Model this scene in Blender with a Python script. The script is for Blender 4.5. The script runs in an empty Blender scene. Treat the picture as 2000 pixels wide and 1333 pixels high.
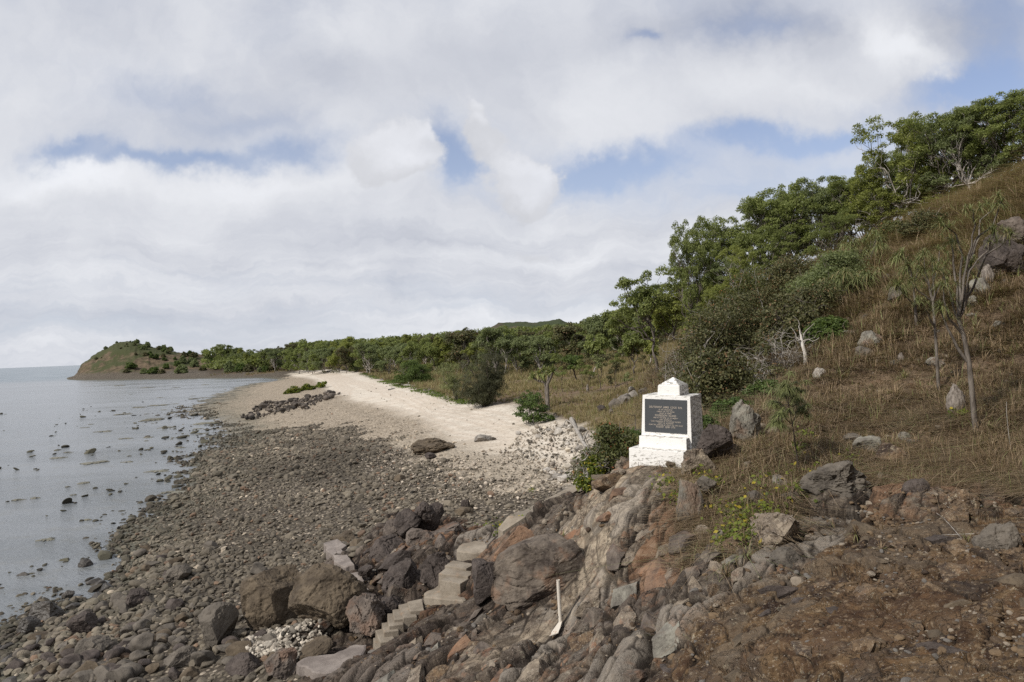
import bpy, math, random
import numpy as np
from mathutils import Matrix, Vector

# ------------------------------------------------------------------ camera, world, sun, exposure
scene = bpy.context.scene
W0, H0, FPX = 2000.0, 1333.0, 1333.3
CAM_H = 8.5
PITCH, ROLL = math.radians(0.62), math.radians(-2.2)
CAM = np.array([0.0, 0.0, CAM_H])
cam_d = bpy.data.cameras.new("camera")
cam_d.lens, cam_d.sensor_width = 24.0, 36.0
cam_d.clip_start, cam_d.clip_end = 0.1, 60000
cam = bpy.data.objects.new("camera", cam_d)
scene.collection.objects.link(cam)
RM = Matrix.Rotation(math.radians(90) + PITCH, 4, 'X') @ Matrix.Rotation(ROLL, 4, 'Z')
cam.matrix_world = Matrix.Translation((0, 0, CAM_H)) @ RM
scene.camera = cam
RN = np.array(RM.to_3x3())

SUN = np.array([-0.60, -0.46, 0.66]); SUN /= np.linalg.norm(SUN)
sl = bpy.data.lights.new("sun", 'SUN'); sl.energy = 3.9; sl.angle = math.radians(0.9); sl.color = (1.0, 0.95, 0.87)
so = bpy.data.objects.new("sun", sl); scene.collection.objects.link(so)
so.rotation_euler = Vector(SUN).to_track_quat('Z', 'Y').to_euler()
so.location = tuple(SUN * 60)

scene.render.engine = 'CYCLES'
scene.view_settings.view_transform = 'Standard'
scene.view_settings.look = 'None'
scene.view_settings.exposure = 0.0
scene.view_settings.gamma = 1.0
scene.cycles.max_bounces = 6
scene.cycles.diffuse_bounces = 3
scene.cycles.glossy_bounces = 2
scene.cycles.transmission_bounces = 3
scene.cycles.transparent_max_bounces = 4
scene.cycles.use_denoising = False
scene.cycles.caustics_reflective = False
scene.cycles.caustics_refractive = False

# ------------------------------------------------------------------ node helper
class NT:
    def __init__(s, nt): s.nt = nt
    def n(s, typ, ins=None, out=0, **kw):
        nd = s.nt.nodes.new(typ)
        for k, v in kw.items(): setattr(nd, k, v)
        for k, v in (ins or {}).items(): s.set(nd.inputs[k], v)
        return nd.outputs[out] if out is not None else nd
    def set(s, sock, v):
        if hasattr(v, 'is_output') or isinstance(v, bpy.types.NodeSocket): s.nt.links.new(v, sock)
        else:
            if isinstance(v, (tuple, list)) and len(v) == 3 and sock.type == 'RGBA': v = (*v, 1)
            sock.default_value = v
    def m(s, op, a, b=0.0, c=None, clamp=False):
        nd = s.nt.nodes.new('ShaderNodeMath'); nd.operation = op; nd.use_clamp = clamp
        s.set(nd.inputs[0], a); s.set(nd.inputs[1], b)
        if c is not None: s.set(nd.inputs[2], c)
        return nd.outputs[0]
    def vm(s, op, a, b=(0, 0, 0), out=0):
        nd = s.nt.nodes.new('ShaderNodeVectorMath'); nd.operation = op
        s.set(nd.inputs[0], a)
        if not isinstance(b, (int, float)): s.set(nd.inputs[1], b)
        return nd.outputs['Value' if op in ('DOT_PRODUCT', 'LENGTH') else 'Vector']
    def mix(s, f, a, b, mode='MIX'):
        nd = s.nt.nodes.new('ShaderNodeMix'); nd.data_type = 'RGBA'; nd.blend_type = mode
        s.set(nd.inputs[0], f); s.set(nd.inputs[6], a); s.set(nd.inputs[7], b)
        return nd.outputs[2]
    def ss(s, x, lo, hi, a=0.0, b=1.0):
        nd = s.nt.nodes.new('ShaderNodeMapRange'); nd.interpolation_type = 'SMOOTHSTEP'
        s.set(nd.inputs[0], x); nd.inputs[1].default_value = lo; nd.inputs[2].default_value = hi
        nd.inputs[3].default_value = a; nd.inputs[4].default_value = b
        return nd.outputs[0]
    def noise(s, vec, scale, detail=4, rough=0.55, out=0, dist=0.0, dims='3D', lac=2.0):
        return s.n('ShaderNodeTexNoise', {'Vector': vec, 'Scale': scale, 'Detail': detail, 'Roughness': rough, 'Distortion': dist, 'Lacunarity': lac}, out=out, noise_dimensions=dims)
    def voro(s, vec, scale, out='Distance', feature='F1', rnd=1.0):
        return s.n('ShaderNodeTexVoronoi', {'Vector': vec, 'Scale': scale, 'Randomness': rnd}, out=out, feature=feature)

# ------------------------------------------------------------------ sky: Nishita plus procedural cloud layers
world = bpy.data.worlds.new("World"); scene.world = world; world.use_nodes = True
wn = world.node_tree; wn.nodes.clear(); w = NT(wn)

def ray(u, v):
    d = RN @ np.array([(u - W0/2)/FPX, -(v - H0/2)/FPX, -1.0])
    return d / d[1]
def UV(u, v):
    d = ray(u, v); return d[0], d[2]

def build_sky():
    gen = w.n('ShaderNodeTexCoord', out='Generated')
    nrm = w.vm('NORMALIZE', gen)
    sep = w.n('ShaderNodeSeparateXYZ', {'Vector': nrm}, out=None)
    dx, dy, dz = sep.outputs
    ya = w.m('MAXIMUM', w.m('ABSOLUTE', dy), 0.22)
    U = w.m('DIVIDE', dx, ya); V = w.m('DIVIDE', dz, ya)
    P = w.n('ShaderNodeCombineXYZ', {'X': U, 'Y': V, 'Z': w.m('MULTIPLY', dy, 0.3)})
    # domain warp
    wc = w.noise(P, 3.0, 6, 0.6, out='Color')
    wv = w.vm('MULTIPLY', w.vm('SUBTRACT', wc, (0.5, 0.5, 0.5)), (0.26, 0.18, 0.0))
    wc2 = w.noise(P, 14.0, 5, 0.6, out='Color')
    wv2 = w.vm('MULTIPLY', w.vm('SUBTRACT', wc2, (0.5, 0.5, 0.5)), (0.07, 0.05, 0.0))
    Pw = w.vm('ADD', w.vm('ADD', P, wv), wv2)
    def blob(acc, u, v, su, sv, amp, ang=0.0):
        cu, cv = UV(u, v)
        d = w.vm('SUBTRACT', Pw, (cu, cv, 0))
        if ang:
            d = w.n('ShaderNodeVectorRotate', {'Vector': d, 'Angle': math.radians(ang)}, rotation_type='Z_AXIS')
        d = w.vm('MULTIPLY', d, (FPX/su, FPX/sv, 0))
        q = w.vm('DOT_PRODUCT', d, d)
        e = w.m('EXPONENT', w.m('MULTIPLY', q, -1.0))
        return w.m('MULTIPLY_ADD', e, amp, acc)
    # coverage
    streak = w.noise(w.vm('MULTIPLY', Pw, (1.1, 13.0, 1.0)), 2.4, 8, 0.62)
    streak2 = w.noise(w.vm('MULTIPLY', w.vm('ADD', P, wv2), (1.0, 34.0, 1.0)), 2.0, 5, 0.6)
    puff = w.noise(Pw, 4.2, 8, 0.60)
    lowm = w.ss(V, 0.30, 0.12)
    nz = w.m('ADD', w.m('MULTIPLY', streak, lowm), w.m('MULTIPLY', puff, w.m('SUBTRACT', 1.0, lowm)))
    cov = w.m('MULTIPLY_ADD', w.m('SUBTRACT', nz, 0.5), 1.7, 0.92)
    gaps = [(120, 298, 80, 20, -1.15), (260, 312, 130, 18, -.9), (420, 305, 120, 22, -.8), (570, 292, 90, 32, -1.0), (300, 160, 110, 30, -.35), (500, 235, 120, 26, -.5), (350, 190, 220, 22, -.25),
            (862, 300, 60, 60, -1.3), (905, 330, 60, 34, -.9), (1130, 330, 90, 46, -1.0), (1240, 320, 120, 30, -1.1), (1430, 278, 150, 24, -.95),
            (1370, 375, 200, 36, -.6), (1600, 255, 150, 22, -1.1), (1860, 175, 130, 30, -1.3), (1960, 140, 80, 50, -.9), (1950, 30, 130, 90, -.8),
            (1300, 70, 34, 14, -.9), (1490, 60, 70, 25, -.6), (1600, 320, 140, 26, -.7), (1950, 260, 200, 40, -.6), (1200, 300, 60, 30, -.6),
            (300, 655, 420, 20, -.55), (750, 600, 500, 16, -.25), (1720, 110, 170, 60, 1.2), (1430, 170, 110, 55, .8), (900, 120, 340, 90, .4), (150, 60, 300, 60, .2),
            (620, 450, 700, 60, .7), (300, 385, 500, 35, .6), (1150, 480, 250, 50, .5), (1260, 215, 200, 40, .7)]
    for g in gaps: cov = blob(cov, *g)
    dens = w.ss(cov, -0.55, 1.25)
    fine = w.noise(Pw, 8.0, 8, 0.60)
    br = w.m('MULTIPLY_ADD', w.m('SUBTRACT', fine, 0.5), 0.16, 0.725)
    br = w.m('MULTIPLY_ADD', w.m('SUBTRACT', streak, 0.5), w.m('MULTIPLY', lowm, 0.36), br)
    br = w.m('MULTIPLY_ADD', w.m('SUBTRACT', streak2, 0.5), w.m('MULTIPLY', w.ss(V, .26, .10), 0.13), br)
    br = w.m('MULTIPLY_ADD', w.m('SUBTRACT', puff, 0.5), 0.24, br)
    lights = [(1740, 100, 140, 42, .20, 30), (1440, 175, 80, 45, .10), (640, 60, 420, 60, .02), (1640, 190, 140, 30, .08, 20),
              (120, 345, 240, 30, .12), (450, 360, 300, 30, .09), (1120, 475, 220, 40, .07), (1230, 215, 160, 50, .05),
              (880, 150, 200, 80, -.13), (560, 150, 150, 60, -.07), (450, 235, 260, 40, -.05), (1320, 60, 260, 60, -.10), (1800, 200, 220, 50, -.06),
              (150, 60, 320, 70, -.04), (250, 600, 700, 50, -.06), (1000, 610, 300, 40, .09), (300, 560, 400, 40, .05), (300, 480, 300, 40, -.03),
              (150, 650, 400, 30, -.05), (1940, 50, 170, 150, -.20), (1500, 40, 200, 50, -.06), (480, 430, 90, 26, -.06), (1560, 70, 110, 50, -.08), (780, 460, 200, 24, -.07)]
    for g in lights: br = blob(br, *g)
    br = w.m('MINIMUM', w.m('MAXIMUM', br, 0.42), 0.92)
    tint = w.mix(w.ss(br, 0.45, 0.85), (0.895, 0.945, 1.09), (0.965, 0.985, 1.035))
    cl = w.vm('SCALE', tint); cl.node.inputs['Scale'].default_value = 1.0; wn.links.new(br, cl.node.inputs['Scale'])
    # small cumulus heads with crisper edges in front
    cum = w.m('MULTIPLY', w.m('SUBTRACT', w.noise(P, 11.0, 8, .62), .5), 1.5)
    cshade = w.m('MULTIPLY_ADD', w.m('SUBTRACT', fine, .5), .22, .66)
    for (u, v, a, b, am) in [(720, 318, 80, 46, 1.15), (800, 290, 48, 42, 1.0), (770, 345, 90, 30, .7), (950, 262, 34, 34, 1.0), (1010, 320, 58, 42, 1.1), (1065, 325, 40, 30, .9), (1030, 360, 80, 34, .8), (960, 225, 30, 20, .6), (1060, 455, 55, 24, .6)]:
        cum = blob(cum, u, v, a, b, am)
        cshade = blob(cshade, u+a*.1, v-b*.45, a*.8, b*.6, .13)
    cd = w.m('MULTIPLY', w.ss(cum, .30, .78), .92)
    cc = w.vm('SCALE', w.mix(.5, (0.95, 0.975, 1.05), (.98, .99, 1.03))); wn.links.new(w.m('MINIMUM', cshade, .86), cc.node.inputs['Scale'])
    sky = w.n('ShaderNodeTexSky', sky_type='NISHITA', sun_disc=False)
    sky.node.sun_elevation = math.asin(SUN[2]); sky.node.sun_rotation = math.atan2(SUN[0], SUN[1]) % (2*math.pi)
    sky.node.air_density = 1.0; sky.node.dust_density = 0.6; sky.node.ozone_density = 1.6
    skyc = w.vm('SCALE', sky); skyc.node.inputs['Scale'].default_value = 0.115
    # thin veil over the blue gaps, thicker toward the horizon
    veil = w.ss(V, 0.42, 0.0, 0.20, 0.80)
    skyc = w.vm('MULTIPLY', skyc, (1.14, 1.03, 1.10))
    skyc = w.mix(veil, skyc, (0.56, 0.63, 0.75))
    col = w.mix(dens, skyc, cl)
    col = w.mix(cd, col, cc)
    # below the horizon: dull sea-haze colour
    col = w.mix(w.ss(dz, -0.002, -0.03), col, (0.22, 0.25, 0.28))
    bg = w.n('ShaderNodeBackground', {'Color': col, 'Strength': 1.0})
    w.n('ShaderNodeOutputWorld', {'Surface': bg}, out=None)
build_sky()

# ------------------------------------------------------------------ object helpers
COL = scene.collection
def tag(o, label=None, cat=None, group=None, kind=None):
    if label: o['label'] = label
    if cat: o['category'] = cat
    if group: o['group'] = group
    if kind: o['kind'] = kind
    return o
def ob(name, mesh, parent=None, mat=None, loc=None, rot=None, scale=None):
    o = bpy.data.objects.new(name, mesh); COL.objects.link(o)
    if mat is not None and mesh is not None and not mesh.materials: mesh.materials.append(mat)
    if parent is not None: o.parent = parent
    if loc is not None: o.location = tuple(float(c) for c in loc)
    if rot is not None: o.rotation_euler = rot
    if scale is not None: o.scale = scale if isinstance(scale, (tuple, list)) else (scale,)*3
    return o
def empty(name, loc=(0, 0, 0), rz=0.0, label=None, cat=None, group=None):
    o = bpy.data.objects.new(name, None); COL.objects.link(o)
    o.empty_display_size = 0.3
    o.location = tuple(float(c) for c in loc); o.rotation_euler = (0, 0, rz)
    return tag(o, label, cat, group)
def copy_tree(o, parent=None):
    c = o.copy(); COL.objects.link(c); c.parent = parent
    for ch in list(o.children): copy_tree(ch, c)
    return c
def mesh_np(name, V, F, smooth=False, attrs=None, matidx=None, mats=None, fattr=None):
    """V (n,3), F (m,k) array or list of arrays with different k"""
    Fs = F if isinstance(F, list) else [F]
    Fs = [f for f in Fs if len(f)]
    me = bpy.data.meshes.new(name)
    V = np.asarray(V, np.float32)
    me.vertices.add(len(V)); me.vertices.foreach_set('co', V.ravel())
    nl = sum(f.size for f in Fs); npoly = sum(len(f) for f in Fs)
    me.loops.add(nl); me.polygons.add(npoly)
    me.loops.foreach_set('vertex_index', np.concatenate([f.ravel() for f in Fs]).astype(np.int32))
    tot = np.concatenate([np.full(len(f), f.shape[1]) for f in Fs]).astype(np.int32)
    st = np.concatenate([[0], np.cumsum(tot)[:-1]]).astype(np.int32)
    me.polygons.foreach_set('loop_start', st); me.polygons.foreach_set('loop_total', tot)
    me.polygons.foreach_set('use_smooth', np.broadcast_to(np.asarray(smooth, bool), (npoly,)).copy())
    if matidx is not None: me.polygons.foreach_set('material_index', np.asarray(matidx, np.int32))
    for m_ in (mats or []): me.materials.append(m_)
    me.update(calc_edges=True)
    for k, a in (attrs or {}).items():
        a = np.asarray(a, np.float32)
        if a.ndim == 1:
            at = me.attributes.new(k, 'FLOAT', 'POINT'); at.data.foreach_set('value', a)
        else:
            at = me.attributes.new(k, 'FLOAT_COLOR', 'POINT')
            c = np.ones((len(V), 4), np.float32); c[:, :a.shape[1]] = a; at.data.foreach_set('color', c.ravel())
    return me

# ------------------------------------------------------------------ vectorised noise
def _h(ix, iy, iz, seed):
    h = (ix.astype(np.int64)*374761393 + iy.astype(np.int64)*668265263 + iz.astype(np.int64)*2147483647 + seed*1274126177) & 0xFFFFFFFF
    h = ((h ^ (h >> 13)) * 1274126177) & 0xFFFFFFFF
    h = ((h ^ (h >> 16)) * 2246822519) & 0xFFFFFFFF
    return h ^ (h >> 15)
def _r(h): return (h & 0xFFFFFF).astype(np.float32) / 16777216.0
def vnoise(p, seed=0):
    i = np.floor(p).astype(np.int64); f = (p - i).astype(np.float32); f = f*f*f*(f*(f*6-15)+10)
    out = 0
    for a in (0, 1):
        for b in (0, 1):
            for c in (0, 1):
                wgt = (f[:, 0] if a else 1-f[:, 0])*(f[:, 1] if b else 1-f[:, 1])*(f[:, 2] if c else 1-f[:, 2])
                out = out + wgt*_r(_h(i[:, 0]+a, i[:, 1]+b, i[:, 2]+c, seed))
    return out - 0.5
def fbm(p, octv=4, gain=0.5, seed=0, ridged=False):
    out = 0; amp = 1.0; q = np.asarray(p, np.float64).copy()
    for k in range(octv):
        n = vnoise(q, seed+k*17)
        if ridged: n = 0.5 - np.abs(n)*2
        out = out + amp*n; amp *= gain; q = q*2.03 + 11.3
    return out
def voronoi(p, seed=0):
    """F1, F2, random (n,3), offset vector to the nearest seed"""
    i0 = np.floor(p).astype(np.int64); n = len(p)
    F1 = np.full(n, 9.0, np.float32); F2 = np.full(n, 9.0, np.float32)
    ID = np.zeros(n, np.int64); OF = np.zeros((n, 3), np.float32)
    for a in (-1, 0, 1):
        for b in (-1, 0, 1):
            for c in (-1, 0, 1):
                ix, iy, iz = i0[:, 0]+a, i0[:, 1]+b, i0[:, 2]+c
                h = _h(ix, iy, iz, seed); h2 = _h(ix, iy, iz, seed+101); h3 = _h(ix, iy, iz, seed+202)
                s = np.stack([ix+_r(h), iy+_r(h2), iz+_r(h3)], 1)
                d = (p - s).astype(np.float32); q = np.sqrt((d*d).sum(1))
                nw = q < F1
                F2 = np.where(nw, F1, np.minimum(F2, q)); F1 = np.where(nw, q, F1)
                ID = np.where(nw, h, ID); OF[nw] = d[nw]
    R = np.stack([_r(ID), _r(ID >> 7), _r(ID >> 3)], 1)
    R[:, 1] = (R[:, 1]*7.13) % 1; R[:, 2] = (R[:, 2]*13.7) % 1
    return F1, F2, R, OF
def blocks(p, seed=0, tilt=0.9, groove=0.10, gdepth=0.35, full=False):
    """chunky continuous relief: facets of random height and tilt that meet in cracks"""
    F1, F2, R, OF = voronoi(p, seed)
    e = np.clip((F2-F1)/groove, 0, 1)
    h = e*(R[:, 0]-.25)*.42 + (.35+.65*e)*((R[:, 1]-0.5)*OF[:, 0] + (R[:, 2]-0.5)*OF[:, 1] + (R[:, 0]-.5)*OF[:, 2])*tilt*2.3 - gdepth*.6*np.clip(1-(F2-F1)/(groove*.6), 0, 1)
    return (h, F2-F1, R) if full else h
def sstep(x, a, b):
    t = np.clip((x-a)/(b-a), 0, 1); return t*t*(3-2*t)

# ------------------------------------------------------------------ coordinates: (a, lnY) with a = x/y
def pz(u, v, z):
    d = ray(u, v); Y = (z-CAM_H)/d[2]; return np.array([d[0]*Y, Y, z])
def py(u, v, Y):
    d = ray(u, v); return np.array([d[0]*Y, Y, CAM_H+d[2]*Y])
def project(P):
    q = (np.asarray(P)-CAM) @ RN
    return W0/2 + FPX*q[..., 0]/-q[..., 2], H0/2 - FPX*q[..., 1]/-q[..., 2]

# ------------------------------------------------------------------ terrain height model
CP = []
def cz(u, v, z): CP.append(pz(u, v, z))
def cy(u, v, Y): CP.append(py(u, v, Y))
def ch(u, Y, z):  # at azimuth of column u, distance Y, height z (points hidden in the photo)
    a = ray(u, 700)[0]; CP.append(np.array([a*Y, Y, z]))
SHORE = [(-120, 1330), (0, 1262), (30, 1215), (75, 1180), (150, 1170), (205, 1150), (235, 1105), (215, 1060), (262, 1015), (335, 975), (372, 935), (362, 895),
         (395, 862), (440, 838), (425, 822), (362, 803), (400, 778), (450, 762), (515, 747), (555, 742), (520, 738.5), (400, 740), (300, 741.5), (180, 742.5), (140, 740)]
for s in SHORE: cz(*s, 0.0)
for u, v in [(-100, 1100), (60, 1040), (150, 950), (250, 900), (0, 850), (200, 830), (300, 780), (420, 752), (100, 770), (300, 757), (-300, 900), (-300, 1300)]: cz(u, v, -0.45)
for u, v in [(-200, 745), (40, 750), (-500, 780), (-600, 1000)]: cz(u, v, -1.2)
# beach flats
for u, v, z in [(100, 1280, .35), (250, 1180, .35), (300, 1100, .4), (200, 1333, .6), (400, 1333, .8), (400, 1200, .75), (500, 1250, 1.0), (450, 1050, .7), (400, 960, .35),
                (500, 900, .45), (600, 1000, .85), (600, 1080, 1.0), (700, 1000, 1.1), (480, 860, .12), (560, 830, .55), (700, 900, 1.15), (800, 950, 1.35), (900, 900, 1.8),
                (900, 980, 1.7), (650, 800, 1.3), (500, 800, .5), (520, 770, .6), (620, 745, 1.8), (760, 800, 1.8), (850, 850, 1.95), (1000, 850, 2.3), (1080, 880, 2.4),
                (1120, 930, 2.3), (1000, 960, 2.0), (700, 735, 2.4), (620, 722, 2.4), (760, 760, 2.3), (900, 800, 2.4), (1010, 820, 2.6), (1100, 850, 2.8), (560, 732, 1.3),
                (450, 733, 1.2), (350, 735, 1.2), (250, 737, 1.0)]: cz(u, v, z)
# plain behind the beach
for u, v, z in [(720, 720, 3.2), (860, 765, 3.0), (980, 775, 3.2), (1080, 790, 3.3), (1100, 760, 3.7), (1000, 740, 3.6), (900, 730, 3.5), (1150, 800, 3.5), (1180, 770, 4.0),
                (1100, 725, 4.0)]: cz(u, v, z)
for u, Y, z in [(650, 260, 3.5), (750, 220, 3.8), (850, 240, 4.2), (1000, 240, 4.8), (1100, 240, 5.5), (500, 340, 4), (600, 400, 6), (800, 400, 7.5), (1000, 400, 9), (1200, 400, 12), (400, 420, 5),
                (1200, 200, 7), (1300, 300, 14), (900, 700, 12), (400, 700, 6), (1300, 700, 20), (200, 700, -2), (-100, 700, -2), (60, 520, -1.5), (-100, 400, -1.5)]: ch(u, Y, z)
# hill flank and crest
for u, v, Y in [(1200, 805, 46), (1250, 785, 48), (1250, 745, 66), (1305, 720, 55), (1300, 692, 95), (1200, 740, 90), (1180, 705, 140)]: cy(u, v, Y)
for u, v, Y in [(1400, 622, 62), (1500, 562, 60), (1600, 512, 57), (1730, 462, 53), (1850, 398, 49), (2000, 338, 43), (2200, 250, 36), (2500, 150, 30)]: cy(u, v, Y)
for u, Y, z in [(1400, 100, 11), (1500, 95, 14), (1600, 90, 15), (1730, 80, 17), (1850, 75, 18.5), (2000, 65, 19), (2300, 60, 22), (1500, 160, 15), (1700, 160, 18), (2000, 160, 22), (2600, 100, 26),
                (1800, 400, 25), (2400, 400, 30)]: ch(u, Y, z)
# near slope
for u, v, Y in [(1400, 900, 15.5), (1400, 852, 17.2), (1380, 905, 15.6), (1460, 830, 17.8), (1500, 800, 18.8), (1600, 700, 23), (1560, 740, 21.5), (1500, 760, 23), (1430, 800, 21), (1550, 680, 30),
                (1450, 700, 38), (1700, 950, 13), (1700, 850, 16), (1700, 750, 19.5), (1700, 650, 24.5), (1700, 550, 33), (1550, 900, 14.6), (1550, 1000, 12.3),
                (2000, 1000, 10.3), (2000, 850, 13.6), (2000, 700, 18), (2000, 550, 23.5), (2000, 420, 31), (1850, 900, 13), (1850, 700, 19.5), (1850, 560, 26), (1850, 470, 35),
                (2300, 1000, 9), (2300, 800, 12), (2300, 600, 17), (2300, 400, 25), (2600, 700, 13), (2600, 400, 21)]: cy(u, v, Y)
# near rock face
for u, v, Y in [(1400, 1000, 12.9), (1400, 1100, 11), (1400, 1200, 9.6), (1400, 1333, 8.1), (1550, 1120, 10.2), (1550, 1333, 7.3), (1700, 1050, 10.6), (1700, 1130, 9.2), (1700, 1220, 7.9),
                (1700, 1333, 6.6), (1850, 1040, 10.2), (1850, 1150, 8.3), (2000, 1150, 7.5), (2000, 1333, 5.6), (1850, 1333, 6.0), (2300, 1333, 5), (2300, 1150, 6.8), (1700, 1600, 4.9),
                (2000, 1700, 3.9), (1400, 1600, 6.4), (1200, 1600, 7.6), (1000, 1600, 8.8), (800, 1600, 10), (2300, 1700, 3.6), (600, 1600, 11.5)]: cy(u, v, Y)
# promontory, slab, steps
for u, v, Y in [(1232, 903, 16.2), (1290, 908, 15.6), (1345, 905, 15.9), (1280, 940, 14.9), (1200, 960, 15.3), (1180, 1010, 14.3), (1150, 955, 16.9), (1100, 985, 17.6), (1050, 1010, 18.1), (1000, 1035, 18.4),
                (950, 1065, 18.4), (925, 1110, 17.9), (880, 1160, 17.1), (820, 1190, 16.8), (760, 1240, 16.3), (720, 1275, 15.8), (640, 1310, 14.9), (600, 1333, 14.6), (700, 1333, 13.6), (800, 1333, 12.6),
                (900, 1333, 11.8), (1000, 1333, 11), (1100, 1333, 10.3), (1200, 1333, 9.6), (1300, 1333, 8.8), (900, 1240, 14), (1000, 1230, 13.3), (1000, 1130, 15.6), (1050, 1080, 15.9), (1100, 1245, 12.4),
                (1100, 1050, 15.8), (1200, 1150, 12.4), (1200, 1240, 10.9), (1300, 1100, 11.9), (1300, 1200, 10.4), (1250, 1020, 13.6), (1330, 960, 14), (1340, 1040, 12.6),
                (850, 1080, 19.6), (800, 1110, 19.4), (740, 1150, 18.8), (700, 1190, 18.2), (680, 1240, 17.2), (650, 1110, 22), (660, 1160, 19.8), (700, 1075, 22.2), (760, 1040, 22.6), (900, 1040, 20.6),
                (560, 1270, 16.8), (800, 1050, 21.3)]: cy(u, v, Y)
for u, Y, z in [(1230, 20, 4.3), (1230, 26, 3.4), (1300, 20, 5.2), (1300, 28, 4.1), (1150, 21, 3.4), (1150, 27, 2.6), (1060, 23, 2.5), (980, 23, 2.1), (850, 24, 1.6), (1350, 22, 5.8), (1350, 35, 5.2),
                (1300, 40, 4.4), (1230, 36, 3.8), (1150, 36, 2.5)]: ch(u, Y, z)
CP = np.array(CP)
KA = 1.9
def qc(x, y): return np.stack([x/y*KA, np.log(y)], -1)
_Q = qc(CP[:, 0], CP[:, 1])
def _phi(r2): return np.sqrt(r2 + 0.05**2)
_A = _phi(((_Q[:, None]-_Q[None])**2).sum(-1))
_n = len(CP)
_zs = 1.0 + 0.02*CP[:, 1]          # solve in relative units so far heights do not dominate
_M = np.zeros((_n+3, _n+3)); _M[:_n, :_n] = _A - np.eye(_n)*0.012
_M[:_n, _n] = 1; _M[:_n, _n+1:] = _Q; _M[_n:, :_n] = _M[:_n, _n:].T
_W = np.linalg.solve(_M, np.concatenate([CP[:, 2], [0, 0, 0]]))
GA = np.linspace(-2.6, 2.6, 700); GL = np.linspace(math.log(2.2), math.log(900), 520)
_ga, _gl = np.meshgrid(GA, GL, indexing='ij')
_g = np.stack([_ga.ravel()*KA, _gl.ravel()], -1)
_G = np.empty(len(_g))
for k in range(0, len(_g), 20000):
    s = _g[k:k+20000]
    _G[k:k+20000] = _phi(((s[:, None]-_Q[None])**2).sum(-1)) @ _W[:_n] + _W[_n] + s @ _W[_n+1:]
_G = _G.reshape(_ga.shape)
# headland across the bay: profile read from the skyline
HP = np.array([(118, 741), (150, 733), (163, 712), (178, 701), (200, 688), (222, 676), (245, 671), (262, 671), (285, 679), (310, 686), (350, 693.5), (400, 698), (450, 702), (520, 712)])
def headland(x, y):
    prof_a = np.array([ray(u, 700)[0] for u, v in HP]); Yc = 440.0
    prof_z = np.array([CAM_H + ray(u, v)[2]*Yc for u, v in HP]); prof_z[0] = -1; prof_z[-1] = 2.0
    a = x/y
    h = np.interp(a, prof_a, prof_z, left=-3, right=0)
    # the seaward end is steep, so keep its outline by cutting the ridge short there
    w = np.where(y < Yc, 40.0, 75.0)
    g = np.exp(-((y-Yc)/w)**2*1.3)
    return np.maximum(h, 0)*g
_X, _Y = _ga*np.exp(_gl), np.exp(_gl)
_HL = headland(_X, _Y)
_amin = ray(122, 700)[0]
_G = np.where((_ga < ray(560, 700)[0]) & (_Y > 330) & (_ga > _amin), np.maximum(np.minimum(_G, 2.2), _HL + np.minimum(_G, 1.2)*0.6), _G)
_G = np.where((_ga < ray(128, 700)[0]) & (_Y > 120), np.minimum(_G, -0.6), _G)
_G = np.clip(_G, -3, 40)
def H0f(x, y):
    a = np.clip((x/y - GA[0])/(GA[1]-GA[0]), 0, len(GA)-1.001); l = np.clip((np.log(np.maximum(y, 2.2)) - GL[0])/(GL[1]-GL[0]), 0, len(GL)-1.001)
    i = a.astype(int); j = l.astype(int); fa = a-i; fl = l-j
    return (_G[i, j]*(1-fa)*(1-fl) + _G[i+1, j]*fa*(1-fl) + _G[i, j+1]*(1-fa)*fl + _G[i+1, j+1]*fa*fl)

# ------------------------------------------------------------------ surface zones, polygons on the ground
def hit(u, v, Ymin=4.0, Ymax=700.0):
    """first point where the photo ray meets the ground"""
    d = ray(u, v); Ys = np.exp(np.linspace(math.log(Ymin), math.log(Ymax), 1500))
    z = CAM_H + d[2]*Ys; h = H0f(d[0]*Ys, Ys)
    k = np.argmax(h >= z)
    if not (h >= z).any(): k = len(Ys)-1
    return np.array([d[0]*Ys[k], Ys[k], h[k]])
def poly_w(pts):
    """polygon from photo outline -> (a, lnY) polygon on the terrain"""
    P = np.array([p if len(p) == 3 else hit(*p) for p in pts]); return np.stack([P[:, 0]/P[:, 1]*KA, np.log(P[:, 1])], 1)
def sdist(poly, x, y):
    """signed distance (inside > 0) in metres, roughly"""
    q = qc(x, y); n = len(poly); best = np.full(q.shape[0], 1e9); inside = np.zeros(q.shape[0], bool)
    for k in range(n):
        A, B = poly[k], poly[(k+1) % n]; e = B-A
        t = np.clip(((q-A) @ e)/max(e @ e, 1e-12), 0, 1)
        d = q - (A + t[:, None]*e); best = np.minimum(best, (d*d).sum(1))
        c = ((A[1] > q[:, 1]) != (B[1] > q[:, 1]))
        xx = (B[0]-A[0])*(q[:, 1]-A[1])/((B[1]-A[1]) if abs(B[1]-A[1]) > 1e-12 else 1e-12) + A[0]
        inside ^= c & (q[:, 0] < xx)
    return np.sqrt(best)*np.where(inside, 1, -1)*y*0.7
P_SAND = poly_w([(560, 731), (610, 741), (645, 764), (690, 785), (760, 802), (825, 820), (850, 845), (900, 868), (980, 885), (1060, 905), (1120, 940), (1150, 930), (1165, 860), (1110, 825), (1060, 808), (1010, 790),
                 (960, 788), (880, 782), (820, 762), (740, 742), (700, 728), (660, 721), (600, 721)])
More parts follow.
